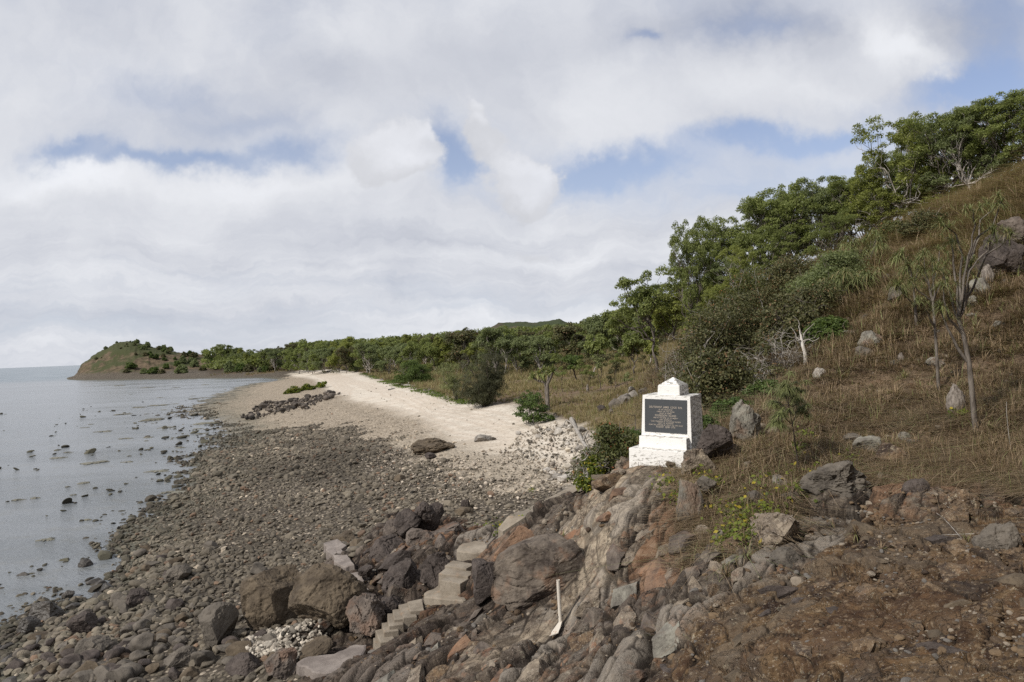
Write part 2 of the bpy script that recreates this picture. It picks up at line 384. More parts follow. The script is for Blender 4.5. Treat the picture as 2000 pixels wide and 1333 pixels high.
P_ROCK = poly_w([(1240, 905), (1150, 950), (1000, 1030), (935, 1040), (850, 990), (790, 1000), (740, 1030), (700, 1070), (640, 1085), (620, 1115), (660, 1150), (650, 1200), (640, 1240), (560, 1280), (560, 1333), (560, 1600), (1500, 2200), (2600, 2200),
                 (2600, 1000), (2000, 930), (1890, 925), (1780, 960), (1740, 940), (1640, 925), (1570, 950), (1510, 1010), (1440, 1060), (1420, 1110), (1365, 1100), (1360, 950), (1345, 900)])
P_RUST = poly_w([(1270, 1333), (1350, 1250), (1400, 1190), (1480, 1150), (1570, 1140), (1650, 1070), (1710, 1010), (1800, 1015), (1880, 960), (2600, 950), (2600, 2200), (1270, 1700)])
P_PALE = poly_w([(1245, 905), (1345, 903), (1330, 960), (1270, 1000), (1230, 1060), (1190, 1150), (1150, 1200), (1090, 1250), (960, 1333), (880, 1333), (960, 1240), (1090, 1200), (1130, 1100), (1040, 1090), (1110, 1000), (1180, 940)])
def zones(x, y, z0=None):
    z0 = H0f(x, y) if z0 is None else z0
    pn = np.stack([x, y, z0], -1)
    # noise wavelengths that grow with distance keep the borders ragged at every range
    n1 = fbm(pn*0.9, 4, seed=3); n2 = fbm(pn*0.16, 3, seed=9); n3 = fbm(pn*3.0, 3, seed=77)
    warp = n1*1.0 + n2*np.clip(y/25, 0, 6)*1.6
    sand = sstep(sdist(P_SAND, x, y) + n1*1.2 + n2*1.2, -2.2, 2.4)
    rock = sstep(sdist(P_ROCK, x, y) + n1*1.1 + n3*.4, -0.15, 0.25)
    rust = sstep(sdist(P_RUST, x, y) + n1*0.7, -0.25, 0.35)
    pale = sstep(sdist(P_PALE, x, y) + n1*0.9 + n3*.4, -0.3, 0.5)
    # vegetated ground: above the beach line on the landward side
    a = x/y
    hb = np.interp(a, BL[:, 0], BL[:, 1])      # ln distance of the edge of the plants per azimuth
    veg = sstep((np.log(y) - hb)*y*0.5 + warp*1.6, -0.4, 1.2)*sstep(a, BL[0, 0]-.02, BL[0, 0])
    veg = np.maximum(veg, sstep(z0, 2.6, 3.6)*(a < BL[0, 0]+.03)*(y > 300))
    slope = ((a > ray(1340, 900)[0]-0.02*0) & (y > 10)) | (a > ray(1560, 900)[0])
    veg = np.maximum(veg, slope*1.0)*(1-rock)
    near_plug = (y < 30) & (a < ray(1215, 900)[0])
    veg = np.where(near_plug, 0, veg)
    veg = veg*(1-sand)
    return sand, rock, rust, pale, veg
_bl = [hit(*p) for p in [(420, 731), (520, 729), (600, 722), (660, 721), (700, 727), (745, 742), (820, 765), (880, 785), (960, 786), (1010, 793), (1060, 810), (1105, 828), (1150, 850)]]
BL = np.array([(p[0]/p[1], math.log(p[1])) for p in _bl] + [(ray(1180, 900)[0], math.log(33)), (ray(1210, 900)[0], math.log(22)), (ray(1240, 900)[0], math.log(18)), (ray(1350, 900)[0], math.log(17.2)), (3, math.log(12))])

# strata frame for the rock: long axis climbs along the promontory
SD = np.array([[0.74, 0.62, 0.26], [-0.64, 0.77, 0.0], [-0.2, -0.17, 0.96]])
def rock_disp(P, nrm, rw, rust):
    """metres of displacement along the normal, plus (crack, tone) of the fractured rock"""
    q = (P @ SD.T)*np.array([0.55, 1.0, 1.0]) + fbm(P*0.9, 3, seed=5)[:, None]*np.array([.28, .35, .28])
    b1, e1, R1 = blocks(q*0.60, 11, tilt=.5, groove=.13, gdepth=.5, full=True); b2, e2, R2 = blocks(q*1.35, 12, tilt=.55, groove=.13, gdepth=.6, full=True)
    b3, e3, R3 = blocks(q*3.2 + 3, 13, tilt=.6, groove=.15, gdepth=.8, full=True)
    d = 0.46*b1 + 0.22*b2 + 0.075*b3 + 0.08*fbm(P*np.array([.8, .8, 1.2]), 3, seed=21) + 0.010*fbm(P*5, 3, 0.5, seed=22)
    w_ = P + fbm(P*.8, 3, seed=51)[:, None]*.3
    c1, f1, S1 = blocks((w_+9)*0.62, 31, groove=.045, gdepth=.7, full=True); c2, f2, S2 = blocks(w_*1.9, 32, groove=.06, gdepth=.7, full=True)
    s = 0.14*c1 + 0.075*c2 + 0.030*blocks(P*4.6, 33, groove=.22, gdepth=.6) + 0.14*fbm(P*0.6, 3, seed=41) + 0.05*fbm(P*2.2, 4, .5, seed=42, ridged=True)
    px_ = .0016*np.linalg.norm(P, axis=1)          # cracks stay about a pixel or two wide
    lin = lambda e, k, w0: np.clip(1 - e/k/(w0+px_), 0, 1)*2.2
    ck_d = np.maximum.reduce([lin(e1, .60, .035), lin(e2, 1.35, .018)*.9, lin(e3, 3.2, .004)*.55])
    ck_s = np.maximum(lin(f1, .62, .012)*(S1[:, 1] > .6), lin(f2, 1.9, .003)*.65*(S2[:, 2] > .5))
    crack = np.clip(ck_d*(1-rust) + ck_s*rust, 0, 1)
    tone = (R1[:, 1]*.5 + R2[:, 2]*.5)*(1-rust) + (S1[:, 2]*.55 + S2[:, 1]*.45)*rust
    return rw*(d*(1-rust) + s*rust), crack, tone

# flattened strips for the concrete path and steps
PATH_PX = [(1165, 947), (1120, 968), (1060, 1003), (1000, 1033), (950, 1062), (925, 1090), (905, 1135), (890, 1172), (830, 1195), (770, 1235), (745, 1265), (690, 1300), (620, 1330)]
def soft_ground(P):
    """small relief of beach, plain and slope"""
    n = fbm(P*0.5, 4, seed=61)*0.10 + fbm(P*2.2, 3, seed=62)*0.03
    return n
A_IN = np.linspace(-0.86, 0.90, 1230)
A_OUT = np.concatenate([np.linspace(-2.6, -0.88, 60), A_IN, np.linspace(0.92, 2.6, 60)])
L_R = np.concatenate([np.arange(math.log(2.6), math.log(5.0), 0.012), np.arange(math.log(5.0), math.log(34), 0.0034), np.arange(math.log(34), math.log(120), 0.008), np.arange(math.log(120), math.log(880), 0.012)])
TNA, TNL = len(A_OUT), len(L_R)
def terrain_points():
    a, l = np.meshgrid(A_OUT, L_R, indexing='ij')
    y = np.exp(l).ravel(); x = a.ravel()*y; z = H0f(x, y)
    e = 0.01*y
    nx = -(H0f(x+e, y)-H0f(x-e, y))/(2*e); ny = -(H0f(x, y+e)-H0f(x, y-e))/(2*e)
    N = np.stack([nx, ny, np.ones_like(nx)], -1); N /= np.linalg.norm(N, axis=1)[:, None]
    P = np.stack([x, y, z], -1)
    Z = zones(x, y, z)
    sand, rock, rust, pale, veg = Z
    D = np.zeros(len(P))
    m = (rock > 0.003) & (y < 45)
    crack = np.zeros(len(P)); tone = np.full(len(P), .5)
    D[m], crack[m], tone[m] = rock_disp(P[m], N[m], rock[m], rust[m]); D[m] *= 1-.55*pale[m]; crack[m] *= 1-.4*pale[m]
    D[m] += rock[m]*0.05
    calm = np.ones(len(P))
    for (u, v, rad) in [(1172, 944, .5), (1139, 958, .5), (1117, 971, .5), (1095, 984, .5), (1072, 996, .5), (1050, 1008, .5), (1030, 1019, .5), (1010, 1030, .5), (990, 1042, .5), (940, 1068, .7), (910, 1085, .6), (895, 1110, .7), (890, 1135, .7), (870, 1160, .8),
                        (840, 1172, .6), (815, 1182, .6), (790, 1195, .6), (775, 1210, .6), (760, 1228, .6), (748, 1250, .6), (700, 1285, .9), (650, 1300, .9), (615, 1312, .7), (1280, 905, 1.0), (1330, 890, 1.0), (1095, 1222, .35), (1050, 1225, .9), (1000, 1225, .7), (1090, 1240, .5), (940, 1195, .7), (1000, 1115, .9), (1135, 1105, .9), (655, 1090, .6), (672, 1110, .6), (697, 1148, .5), (703, 1170, .5), (1100, 975, .9), (1050, 1003, .9), (1000, 1030, .9)]:
        c = hit(u, v); calm = np.minimum(calm, sstep(np.hypot(x-c[0], y-c[1]), rad*.55, rad*1.25))
    D = D*np.where(y < 30, .06+.94*calm, 1) - (1-calm)*.03
    nr = 1-rock
    D += nr*soft_ground(P)*np.clip(y/30, .7, 2)*(1-0.6*sand)
    m2 = (veg > .01) & (y < 60)
    D[m2] += veg[m2]*(0.16*np.maximum(0, fbm(P[m2]*0.9, 3, seed=71)) + 0.10*np.maximum(0, blocks(P[m2]*1.6, 72, groove=.2)-.1))*(0.4+sstep(a.ravel()[m2], .35, .6))
    # cliffs and bush lumps on the headland
    m3 = (y > 330) & (z > 1.2)
    D[m3] += (fbm(P[m3]*np.array([.09, .09, .16]), 4, .6, seed=81, ridged=True)*1.3 + fbm(P[m3]*.4, 3, seed=82)*.8)*sstep(z[m3], 1.2, 5)*(a.ravel()[m3] < ray(600, 700)[0])
    # dark rock bars and mounds out on the beach
    P2 = P + N*D[:, None]
    return P2, N, Z, a.ravel(), crack, tone

# ------------------------------------------------------------------ materials
def new_mat(name):
    m = bpy.data.materials.new(name); m.use_nodes = True; m.node_tree.nodes.clear(); return m, NT(m.node_tree)
def finish(g, bsdf, disp=None):
    g.n('ShaderNodeOutputMaterial', {'Surface': bsdf}, out=None)
def princ(g, col, rough=0.85, normal=None, spec=0.3, **kw):
    ins = {'Base Color': col, 'Roughness': rough, 'Specular IOR Level': spec}
    if normal is not None: ins['Normal'] = normal
    ins.update(kw); return g.n('ShaderNodeBsdfPrincipled', ins)
def bump(g, h, dist=0.02, strength=1.0, normal=None):
    ins = {'Height': h, 'Distance': dist, 'Strength': strength}
    if normal is not None: ins['Normal'] = normal
    return g.n('ShaderNodeBump', ins)

def rock_layers(g, P, rust, pale, seed=0.0):
    """returns colour and height for weathered rock"""
    if seed: P = g.vm('ADD', P, (seed*3.1, seed*1.7, seed))
    n1 = g.noise(P, 1.1, 8, 0.62); n2 = g.noise(P, 4.5, 8, 0.68); n3 = g.noise(P, 21.0, 6, 0.7); n4 = g.noise(P, 2.2, 6, .6, dist=.6)
    v1 = g.voro(P, 34.0); 
    col = g.mix(g.ss(n2, .34, .66), (0.052, 0.041, 0.033), (0.205, 0.168, 0.128))
    col = g.mix(g.ss(n1, .42, .66), col, (0.110, 0.088, 0.072))
    col = g.mix(g.m('MULTIPLY', g.m('MULTIPLY', g.ss(n4, .54, .68), g.ss(n2, .36, .56)), .8), col, (0.235, 0.125, 0.070))
    col = g.mix(g.m('MULTIPLY', g.ss(g.noise(P, 1.7, 6, .65), .55, .66), .7), col, (0.27, 0.235, 0.195))
    # rust-brown face
    rc = g.mix(g.ss(g.m('MULTIPLY_ADD', n1, .5, g.m('MULTIPLY', n2, .6)), .44, .64), (0.026, 0.0150, 0.0105), (0.160, 0.104, 0.056))
    rc = g.mix(g.m('MULTIPLY', g.ss(n1, .52, .68), .7), rc, (0.075, 0.062, 0.053))
    rc = g.mix(g.m('MULTIPLY', g.ss(g.noise(P, 2.9, 7, .7), .55, .68), .6), rc, (0.190, 0.110, 0.055))
    rc = g.mix(g.m('MULTIPLY', g.ss(g.noise(P, 13.0, 6, .75), .53, .66), .75), rc, (0.33, 0.25, 0.165))
    col = g.mix(rust, col, rc)
    # cream slab
    pc = g.mix(g.ss(n2, .35, .62), (0.20, 0.155, 0.112), (0.43, 0.355, 0.262))
    pc = g.mix(g.m('MULTIPLY', g.ss(n4, .56, .68), .8), pc, (0.32, 0.15, 0.085))
    pc = g.mix(g.m('MULTIPLY', g.ss(g.noise(P, 2.6, 8, .7), .54, .64), .6), pc, (0.16, 0.13, 0.11))
    col = g.mix(g.m('MULTIPLY', pale, .9), col, pc)
    # pale lichen specks
    li = g.m('MULTIPLY', g.ss(g.noise(P, 6.5, 6, .75), .56, .66), g.ss(v1, .62, .25))
    col = g.mix(g.m('MULTIPLY', li, .62), col, (0.42, 0.40, 0.30))
    wh = g.m('MULTIPLY', g.ss(g.noise(P, 31.0, 4, .7), .60, .67), .6)
    col = g.mix(wh, col, (0.46, 0.42, 0.37))
    # cracks hold dark soil, deepened with crevice shade put into the colour
    ck = g.n('ShaderNodeTexVoronoi', {'Vector': g.vm('ADD', P, g.vm('SCALE', g.noise(P, 3.0, 5, .6, out='Color'))), 'Scale': 3.1}, out='Distance', feature='DISTANCE_TO_EDGE')
    cr = g.m('MULTIPLY', g.ss(ck, .022, .0), g.ss(n1, .40, .58))
    col = g.mix(g.m('MULTIPLY', cr, .8), col, (0.035, 0.027, 0.022))
    h = g.m('ADD', g.m('MULTIPLY', n2, 0.55), g.m('MULTIPLY', n3, 0.30))
    h = g.m('SUBTRACT', h, g.m('MULTIPLY', cr, 0.25))
    h = g.m('ADD', h, g.m('MULTIPLY', g.noise(P, 70.0, 3, .7), .14))
    return col, h

def mat_terrain():
    m, g = new_mat('terrain')
    P = g.n('ShaderNodeNewGeometry', out='Position')
    za = g.n('ShaderNodeAttribute', attribute_name='zoneA', out='Color'); zb = g.n('ShaderNodeAttribute', attribute_name='zoneB', out='Color')
    sa = g.n('ShaderNodeSeparateColor', {'Color': za}, out=None).outputs; sb = g.n('ShaderNodeSeparateColor', {'Color': zb}, out=None).outputs
    sand, rock, veg = sa[0], sa[1], sa[2]; rust, pale, shell = sb[0], sb[1], sb[2]
    sz = g.n('ShaderNodeSeparateXYZ', {'Vector': P}, out=None).outputs
    dist = g.m('ABSOLUTE', sz[1])
    # gravel between the cobbles
    v = g.n('ShaderNodeTexVoronoi', {'Vector': P, 'Scale': 7.0}, out=None); vc = v.outputs['Color']; vd = v.outputs['Distance']
    v2 = g.n('ShaderNodeTexVoronoi', {'Vector': P, 'Scale': 2.6}, out=None)
    cr = g.n('ShaderNodeSeparateColor', {'Color': vc}, out=None).outputs; cr2 = g.n('ShaderNodeSeparateColor', {'Color': v2.outputs['Color']}, out=None).outputs
    big = g.noise(P, 0.11, 5, .6); mid = g.noise(P, .8, 6, .65); fine = g.noise(P, 18, 5, .7)
    gr = g.mix(cr[0], (0.055, 0.046, 0.035), (0.160, 0.136, 0.102))
    gr = g.mix(g.m('MULTIPLY', cr2[0], .4), gr, (0.10, 0.085, 0.068))
    gr = g.mix(g.m('MULTIPLY', g.ss(cr[1], .80, .9), .75), gr, (0.40, 0.34, 0.27))
    gr = g.mix(g.ss(vd, .42, .62), gr, (0.060, 0.050, 0.040))
    tan = g.mix(g.ss(mid, .35, .65), (0.135, 0.105, 0.073), (0.25, 0.200, 0.145))
    tan = g.mix(g.ss(dist, 64, 44, 0, .75), tan, g.mix(cr[1], (0.19, 0.16, 0.122), (0.42, 0.37, 0.295)))
    gr = g.mix(g.m('MULTIPLY', g.ss(g.m('MULTIPLY_ADD', g.m('SUBTRACT', big, .5), 0.9, shell), .25, .75), .85), gr, g.mix(cr[0], tan, (0.44, 0.375, 0.295)))
    # silt/algae near the waterline and in the pools
    wl = g.m('ADD', sz[2], g.m('MULTIPLY', g.m('SUBTRACT', mid, .5), .7))
    gr = g.mix(g.m('MULTIPLY', g.ss(wl, .62, .05), .55), gr, (0.105, 0.105, 0.078))
    gr = g.mix(g.m('MULTIPLY', g.ss(sz[2], .04, -.05), .6), gr, (0.06, 0.06, 0.05))
    # sand
    ripple = g.noise(g.vm('MULTIPLY', P, (.35, 1.0, 1.0)), 1.3, 6, .6)
    sc = g.mix(g.ss(ripple, .30, .70), (0.46, 0.405, 0.335), (0.63, 0.572, 0.490))
    sc = g.mix(g.m('MULTIPLY', g.ss(g.noise(P, .22, 5, .6), .45, .7), .5), sc, (0.53, 0.455, 0.370))
    tr = g.n('ShaderNodeAttribute', attribute_name='track', out='Fac')
    sc = g.mix(g.m('MULTIPLY', g.m('MULTIPLY', tr, g.ss(ripple, .3, .55)), .55), sc, (0.44, 0.36, 0.285))
    sc = g.mix(g.m('MULTIPLY', g.ss(cr[2], .86, .93), .6), sc, (0.25, 0.21, 0.17))
    col = g.mix(sand, gr, sc)
    # dry grass ground
    vg = g.mix(g.ss(mid, .32, .68), (0.075, 0.052, 0.036), (0.170, 0.122, 0.082))
    vg = g.mix(g.m('MULTIPLY', g.ss(big, .46, .62), g.ss(dist, 26, 46, 0, .55)), vg, (0.105, 0.110, 0.042))
    vg = g.mix(g.m('MULTIPLY', g.ss(fine, .45, .62), .5), vg, (0.27, 0.20, 0.125))
    vg = g.mix(g.m('MULTIPLY', g.ss(g.noise(P, 2.4, 5, .65), .56, .68), .55), vg, (0.13, 0.062, 0.036))
    # headland: russet slope with green scrub patches, dark wave-washed foot
    hd = g.mix(g.ss(g.noise(P, .35, 6, .7), .35, .65), (0.060, 0.047, 0.030), (0.150, 0.112, 0.074))
    hd = g.mix(g.ss(g.m('MULTIPLY_ADD', sz[2], .012, g.noise(P, .055, 6, .62)), .57, .67), hd, (0.058, 0.063, 0.029))
    hd = g.mix(g.ss(sz[2], 3.6, 1.2), hd, (0.060, 0.046, 0.038))
    vg = g.mix(g.ss(dist, 300, 340), vg, hd)
    col = g.mix(veg, col, vg)
    rc, rh = rock_layers(g, P, rust, pale)
    crk = g.n('ShaderNodeAttribute', attribute_name='crack', out='Fac'); tone = g.n('ShaderNodeAttribute', attribute_name='tone', out='Fac')
    # whole blocks differ: some rusty, some pale, some dark
    jit = g.m('MULTIPLY_ADD', g.m('SUBTRACT', g.noise(P, 5.0, 5, .7), .5), .35, tone)
    rc = g.mix(g.m('MULTIPLY', g.ss(jit, .60, .74), g.mix(rust, (.45, .45, .45), (.4, .4, .4))), rc, g.mix(rust, (0.27, 0.135, 0.068), (0.105, 0.062, 0.038)))
    rc = g.mix(g.m('MULTIPLY', g.ss(jit, .36, .26), .55), rc, g.mix(rust, (0.30, 0.265, 0.225), (0.150, 0.118, 0.086)))
    rc = g.mix(g.m('MULTIPLY', g.m('MULTIPLY', g.ss(jit, .44, .48), g.ss(jit, .56, .52)), .5), rc, (0.065, 0.052, 0.045))
    rc = g.mix(g.m('MULTIPLY', crk, .88), rc, (0.022, 0.017, 0.014))  # crack lines: soil colour, painted darker to stand for crevice shade
    # green algae tint low on the seaward rocks
    rc = g.mix(g.m('MULTIPLY', g.ss(g.m('MULTIPLY_ADD', g.m('SUBTRACT', mid, .5), 1.6, sz[2]), 3.5, 2.3), .62), rc, g.mix(1.0, rc, (0.42, 0.37, 0.37), 'MULTIPLY'))
    rc = g.mix(g.m('MULTIPLY', g.ss(sz[2], 1.5, .5), .45), rc, (0.070, 0.058, 0.043))
    col = g.mix(rock, col, rc)
    gh = g.m('MULTIPLY', g.m('SUBTRACT', .6, vd), .8)
    hh = g.m('MULTIPLY', gh, g.m('SUBTRACT', 1.0, g.m('MULTIPLY', sand, .93)))
    hh = g.m('ADD', hh, g.m('MULTIPLY', ripple, .25))
    hh = g.m('ADD', g.m('MULTIPLY', hh, g.m('SUBTRACT', 1.0, rock)), g.m('MULTIPLY', rh, rock))
    hh = g.m('ADD', hh, g.m('MULTIPLY', fine, .25))
    b = princ(g, col, g.ss(sz[2], .35, .0, .97, .45), bump(g, hh, 0.085, 1.0), .12)
    finish(g, b); return m

def mat_rock(name, base=(0.11, 0.093, 0.078), light=(0.20, 0.172, 0.142), rust=0.0, pale=0.0, lichen=.3, wet=False, layers=False, bumpd=.05, vary=.5):
    m, g = new_mat(name)
    P = g.n('ShaderNodeTexCoord', out='Object')
    oi = g.n('ShaderNodeObjectInfo', out='Random')
    off = g.n('ShaderNodeCombineXYZ', {'X': g.m('MULTIPLY', oi, 37), 'Y': g.m('MULTIPLY', oi, 91), 'Z': oi})
    Pn = g.vm('ADD', P, off)
    if layers:
        col, h = rock_layers(g, Pn, rust, pale)
    else:
        n1 = g.noise(Pn, 2.0, 8, .65); n2 = g.noise(Pn, 9.0, 8, .7)
        col = g.mix(g.ss(n1, .32, .68), base, light)
        col = g.mix(g.m('MULTIPLY', g.ss(n2, .52, .68), .6), col, tuple(c*.45 for c in base))
        if lichen: col = g.mix(g.m('MULTIPLY', g.ss(g.noise(Pn, 24, 5, .75), .58, .68), lichen), col, (0.42, 0.39, 0.33))
        if rust: col = g.mix(g.m('MULTIPLY', g.ss(g.noise(Pn, 1.7, 6, .6), .5, .66), rust), col, (0.24, 0.12, 0.065))
        h = g.m('ADD', g.m('MULTIPLY', n1, .5), g.m('MULTIPLY', n2, .4))
        col = g.mix(g.m('MULTIPLY', oi, vary), col, tuple((a+b)*.5*1.35 for a, b in zip(base, light)))
    b = princ(g, col, .5 if wet else .88, bump(g, h, bumpd, .8), .35 if wet else .25)
    finish(g, b); return m

def mat_stones():
    """cobbles merged in one mesh: colour comes from a per-stone attribute"""
    m, g = new_mat('cobbles')
    c = g.n('ShaderNodeAttribute', attribute_name='stone', out='Color')
    P = g.n('ShaderNodeNewGeometry', out='Position')
    n = g.noise(P, 11, 6, .7); n2 = g.noise(P, 45, 4, .7)
    col = g.mix(g.m('MULTIPLY', g.ss(n, .45, .65), .35), c, g.mix(.5, c, (0.05, 0.045, 0.04), 'MULTIPLY'))
    col = g.mix(g.m('MULTIPLY', g.ss(n2, .60, .70), .25), col, (0.36, 0.33, 0.28))
    finish(g, princ(g, col, .85, bump(g, g.m('ADD', n, g.m('MULTIPLY', n2, .4)), .03, .7), .25)); return m

def mat_leaf(name, c1, c2, c3=None, f3=.0, trans=.46, rough=.55, scale=1.3, objvar=.35):
    m, g = new_mat(name)
    P = g.n('ShaderNodeNewGeometry', out='Position'); oi = g.n('ShaderNodeObjectInfo', out='Random')
    at = g.n('ShaderNodeAttribute', attribute_name='leaf', out='Fac')
    n = g.noise(P, scale, 4, .6)
    col = g.mix(g.ss(g.m('ADD', g.m('MULTIPLY', n, .6), g.m('MULTIPLY', at, .45)), .25, .80), c1, c2)
    col = g.mix(g.m('MULTIPLY', oi, objvar), col, tuple(a*.62+b*.1 for a, b in zip(c1, c2)))
    if c3: col = g.mix(g.ss(at, 1-f3-.02, 1-f3+.02), col, c3)
    d = princ(g, col, rough, None, .25)
    t = g.n('ShaderNodeBsdfTranslucent', {'Color': g.mix(.5, col, (.9, 1, .4), 'MULTIPLY')})
    sh = g.n('ShaderNodeMixShader', {0: trans, 1: d, 2: t})
    finish(g, sh); return m
def mat_bark(name, c1, c2, scale=6.0):
    m, g = new_mat(name)
    P = g.n('ShaderNodeTexCoord', out='Object')
    n = g.noise(g.vm('MULTIPLY', P, (1, 1, .35)), scale, 7, .7)
    col = g.mix(g.ss(n, .35, .65), c1, c2)
    finish(g, princ(g, col, .9, bump(g, n, .03, .8), .2)); return m
def mat_simple(name, fn):
    m, g = new_mat(name); fn(g); return m

M = {}
def build_mats():
    M['terrain'] = mat_terrain()
    M['stones'] = mat_stones()
    M['brown_rock'] = mat_rock('brown_rock', (0.052, 0.039, 0.027), (0.130, 0.101, 0.069), lichen=.15, vary=.2)
    M['grey_rock'] = mat_rock('grey_rock', (0.056, 0.048, 0.040), (0.140, 0.121, 0.099), lichen=.2)
    M['dark_rock'] = mat_rock('dark_rock', (0.032, 0.025, 0.022), (0.090, 0.073, 0.064), lichen=.25, vary=.2)
    M['purple_rock'] = mat_rock('purple_rock', (0.052, 0.041, 0.035), (0.150, 0.123, 0.102), rust=.3, lichen=.3, vary=.2)
    M['wet_rock'] = mat_rock('wet_rock', (0.026, 0.023, 0.020), (0.075, 0.065, 0.055), lichen=.12, wet=True)
    M['lichen_rock'] = mat_rock('lichen_rock', (0.085, 0.074, 0.064), (0.24, 0.228, 0.190), rust=.4, lichen=.6, vary=.15)
    M['big_rock'] = mat_rock('big_rock', (0.042, 0.032, 0.027), (0.165, 0.136, 0.108), rust=.35, lichen=.25, vary=0)
    M['orange_rock'] = mat_rock('orange_rock', (0.075, 0.052, 0.041), (0.235, 0.145, 0.092), rust=.6, lichen=.25, vary=0)
    M['rust_rock'] = mat_rock('rust_rock', layers=True, rust=.8, pale=0.0)
    M['layer_rock'] = mat_rock('layer_rock', layers=True, rust=0.0, pale=.35)
    M['white_rock'] = mat_rock('white_rock', (0.22, 0.195, 0.17), (0.50, 0.465, 0.415), lichen=0, vary=.2)
    M['pale_rock'] = mat_rock('pale_rock', (0.105, 0.095, 0.084), (0.30, 0.27, 0.235), lichen=.4, vary=.3)
    M['reef'] = mat_rock('reef', (0.085, 0.080, 0.060), (0.175, 0.165, 0.125), lichen=.1, wet=True)
    M['euc_leaf'] = mat_leaf('euc_leaf', (0.125, 0.150, 0.046), (0.300, 0.335, 0.110), scale=.9)
    M['euc_leaf_blue'] = mat_leaf('euc_leaf_blue', (0.120, 0.145, 0.065), (0.270, 0.305, 0.135), scale=.9)
    M['euc_leaf_yellow'] = mat_leaf('euc_leaf_yellow', (0.150, 0.170, 0.042), (0.345, 0.365, 0.100), scale=.9)
    M['thicket_leaf'] = mat_leaf('thicket_leaf', (0.060, 0.066, 0.026), (0.165, 0.155, 0.068), (0.19, 0.115, 0.060), .07, trans=.25)
    M['green_leaf'] = mat_leaf('green_leaf', (0.055, 0.088, 0.024), (0.150, 0.205, 0.060), trans=.35)
    M['yellow_leaf'] = mat_leaf('yellow_leaf', (0.080, 0.110, 0.020), (0.24, 0.28, 0.045), (0.45, 0.36, 0.05), .10)
    M['rusty_leaf'] = mat_leaf('rusty_leaf', (0.060, 0.070, 0.024), (0.160, 0.165, 0.055), (0.27, 0.095, 0.045), .035, trans=.3)
    M['mangrove_leaf'] = mat_leaf('mangrove_leaf', (0.060, 0.092, 0.025), (0.155, 0.205, 0.058))
    M['needle'] = mat_leaf('needle', (0.115, 0.130, 0.050), (0.270, 0.290, 0.120), trans=.25)
    M['dark_needle'] = mat_leaf('dark_needle', (0.048, 0.052, 0.026), (0.125, 0.125, 0.066), trans=.22)
    M['strap_leaf'] = mat_leaf('strap_leaf', (0.13, 0.155, 0.050), (0.34, 0.37, 0.14), (0.40, 0.36, 0.17), .12, trans=.3)
    M['olive_strap'] = mat_leaf('olive_strap', (0.120, 0.140, 0.052), (0.300, 0.325, 0.135), (0.26, 0.21, 0.10), .2, trans=.25)
    M['dry_grass'] = mat_leaf('dry_grass', (0.090, 0.060, 0.037), (0.285, 0.205, 0.125), (0.230, 0.235, 0.095), .2, trans=.25, scale=.5, objvar=0)
    M['straw'] = mat_leaf('straw', (0.17, 0.120, 0.072), (0.47, 0.355, 0.230), (0.26, 0.29, 0.12), .22, trans=.3, scale=.7, objvar=0)
    M['plain_grass'] = mat_leaf('plain_grass', (0.150, 0.120, 0.058), (0.36, 0.285, 0.150), (0.19, 0.205, 0.070), .25, trans=.25, scale=.12, objvar=0)
    M['vine'] = mat_leaf('vine', (0.065, 0.095, 0.022), (0.19, 0.245, 0.050))
    M['grey_bark'] = mat_bark('grey_bark', (0.075, 0.062, 0.052), (0.20, 0.175, 0.150))
    M['pale_bark'] = mat_bark('pale_bark', (0.22, 0.19, 0.165), (0.50, 0.46, 0.42), 3)
    M['dark_bark'] = mat_bark('dark_bark', (0.035, 0.028, 0.024), (0.10, 0.082, 0.068))
    M['dead_wood'] = mat_bark('dead_wood', (0.17, 0.15, 0.13), (0.42, 0.39, 0.35), 8)
    M['white_wood'] = mat_bark('white_wood', (0.42, 0.38, 0.33), (0.72, 0.69, 0.64), 6)
    M['termite'] = mat_bark('termite', (0.11, 0.092, 0.078), (0.26, 0.228, 0.198), 14)
    # water
    m, g = new_mat('sea_water')
    P = g.n('ShaderNodeNewGeometry', out='Position'); sz = g.n('ShaderNodeSeparateXYZ', {'Vector': P}, out=None).outputs
    Pr = g.n('ShaderNodeVectorRotate', {'Vector': P, 'Angle': math.radians(24)}, rotation_type='Z_AXIS')
    Ps = g.vm('MULTIPLY', Pr, (0.42, 1.0, 1.0))
    r1 = g.noise(Ps, 2.4, 6, .62); r2 = g.noise(Ps, 7.5, 5, .65); r3 = g.noise(g.vm('MULTIPLY', P, (.25, 1, 1)), .07, 6, .65)
    r4 = g.noise(P, .55, 5, .65)
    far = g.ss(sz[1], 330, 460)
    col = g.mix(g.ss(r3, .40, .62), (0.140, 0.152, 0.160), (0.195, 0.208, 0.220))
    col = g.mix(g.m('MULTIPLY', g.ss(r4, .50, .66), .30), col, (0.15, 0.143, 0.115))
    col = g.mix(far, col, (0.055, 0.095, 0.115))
    rip = g.m('ADD', g.m('MULTIPLY', r1, .95), g.m('MULTIPLY', r2, .60))
    rip = g.m('ADD', rip, g.m('MULTIPLY', r4, .5))
    fade = g.ss(sz[1], 20, 420, 1.0, .7)
    bm = bump(g, rip, .11, 1.0)
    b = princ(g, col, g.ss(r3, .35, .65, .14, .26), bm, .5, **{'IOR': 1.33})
    finish(g, b); M['water'] = m

build_mats()
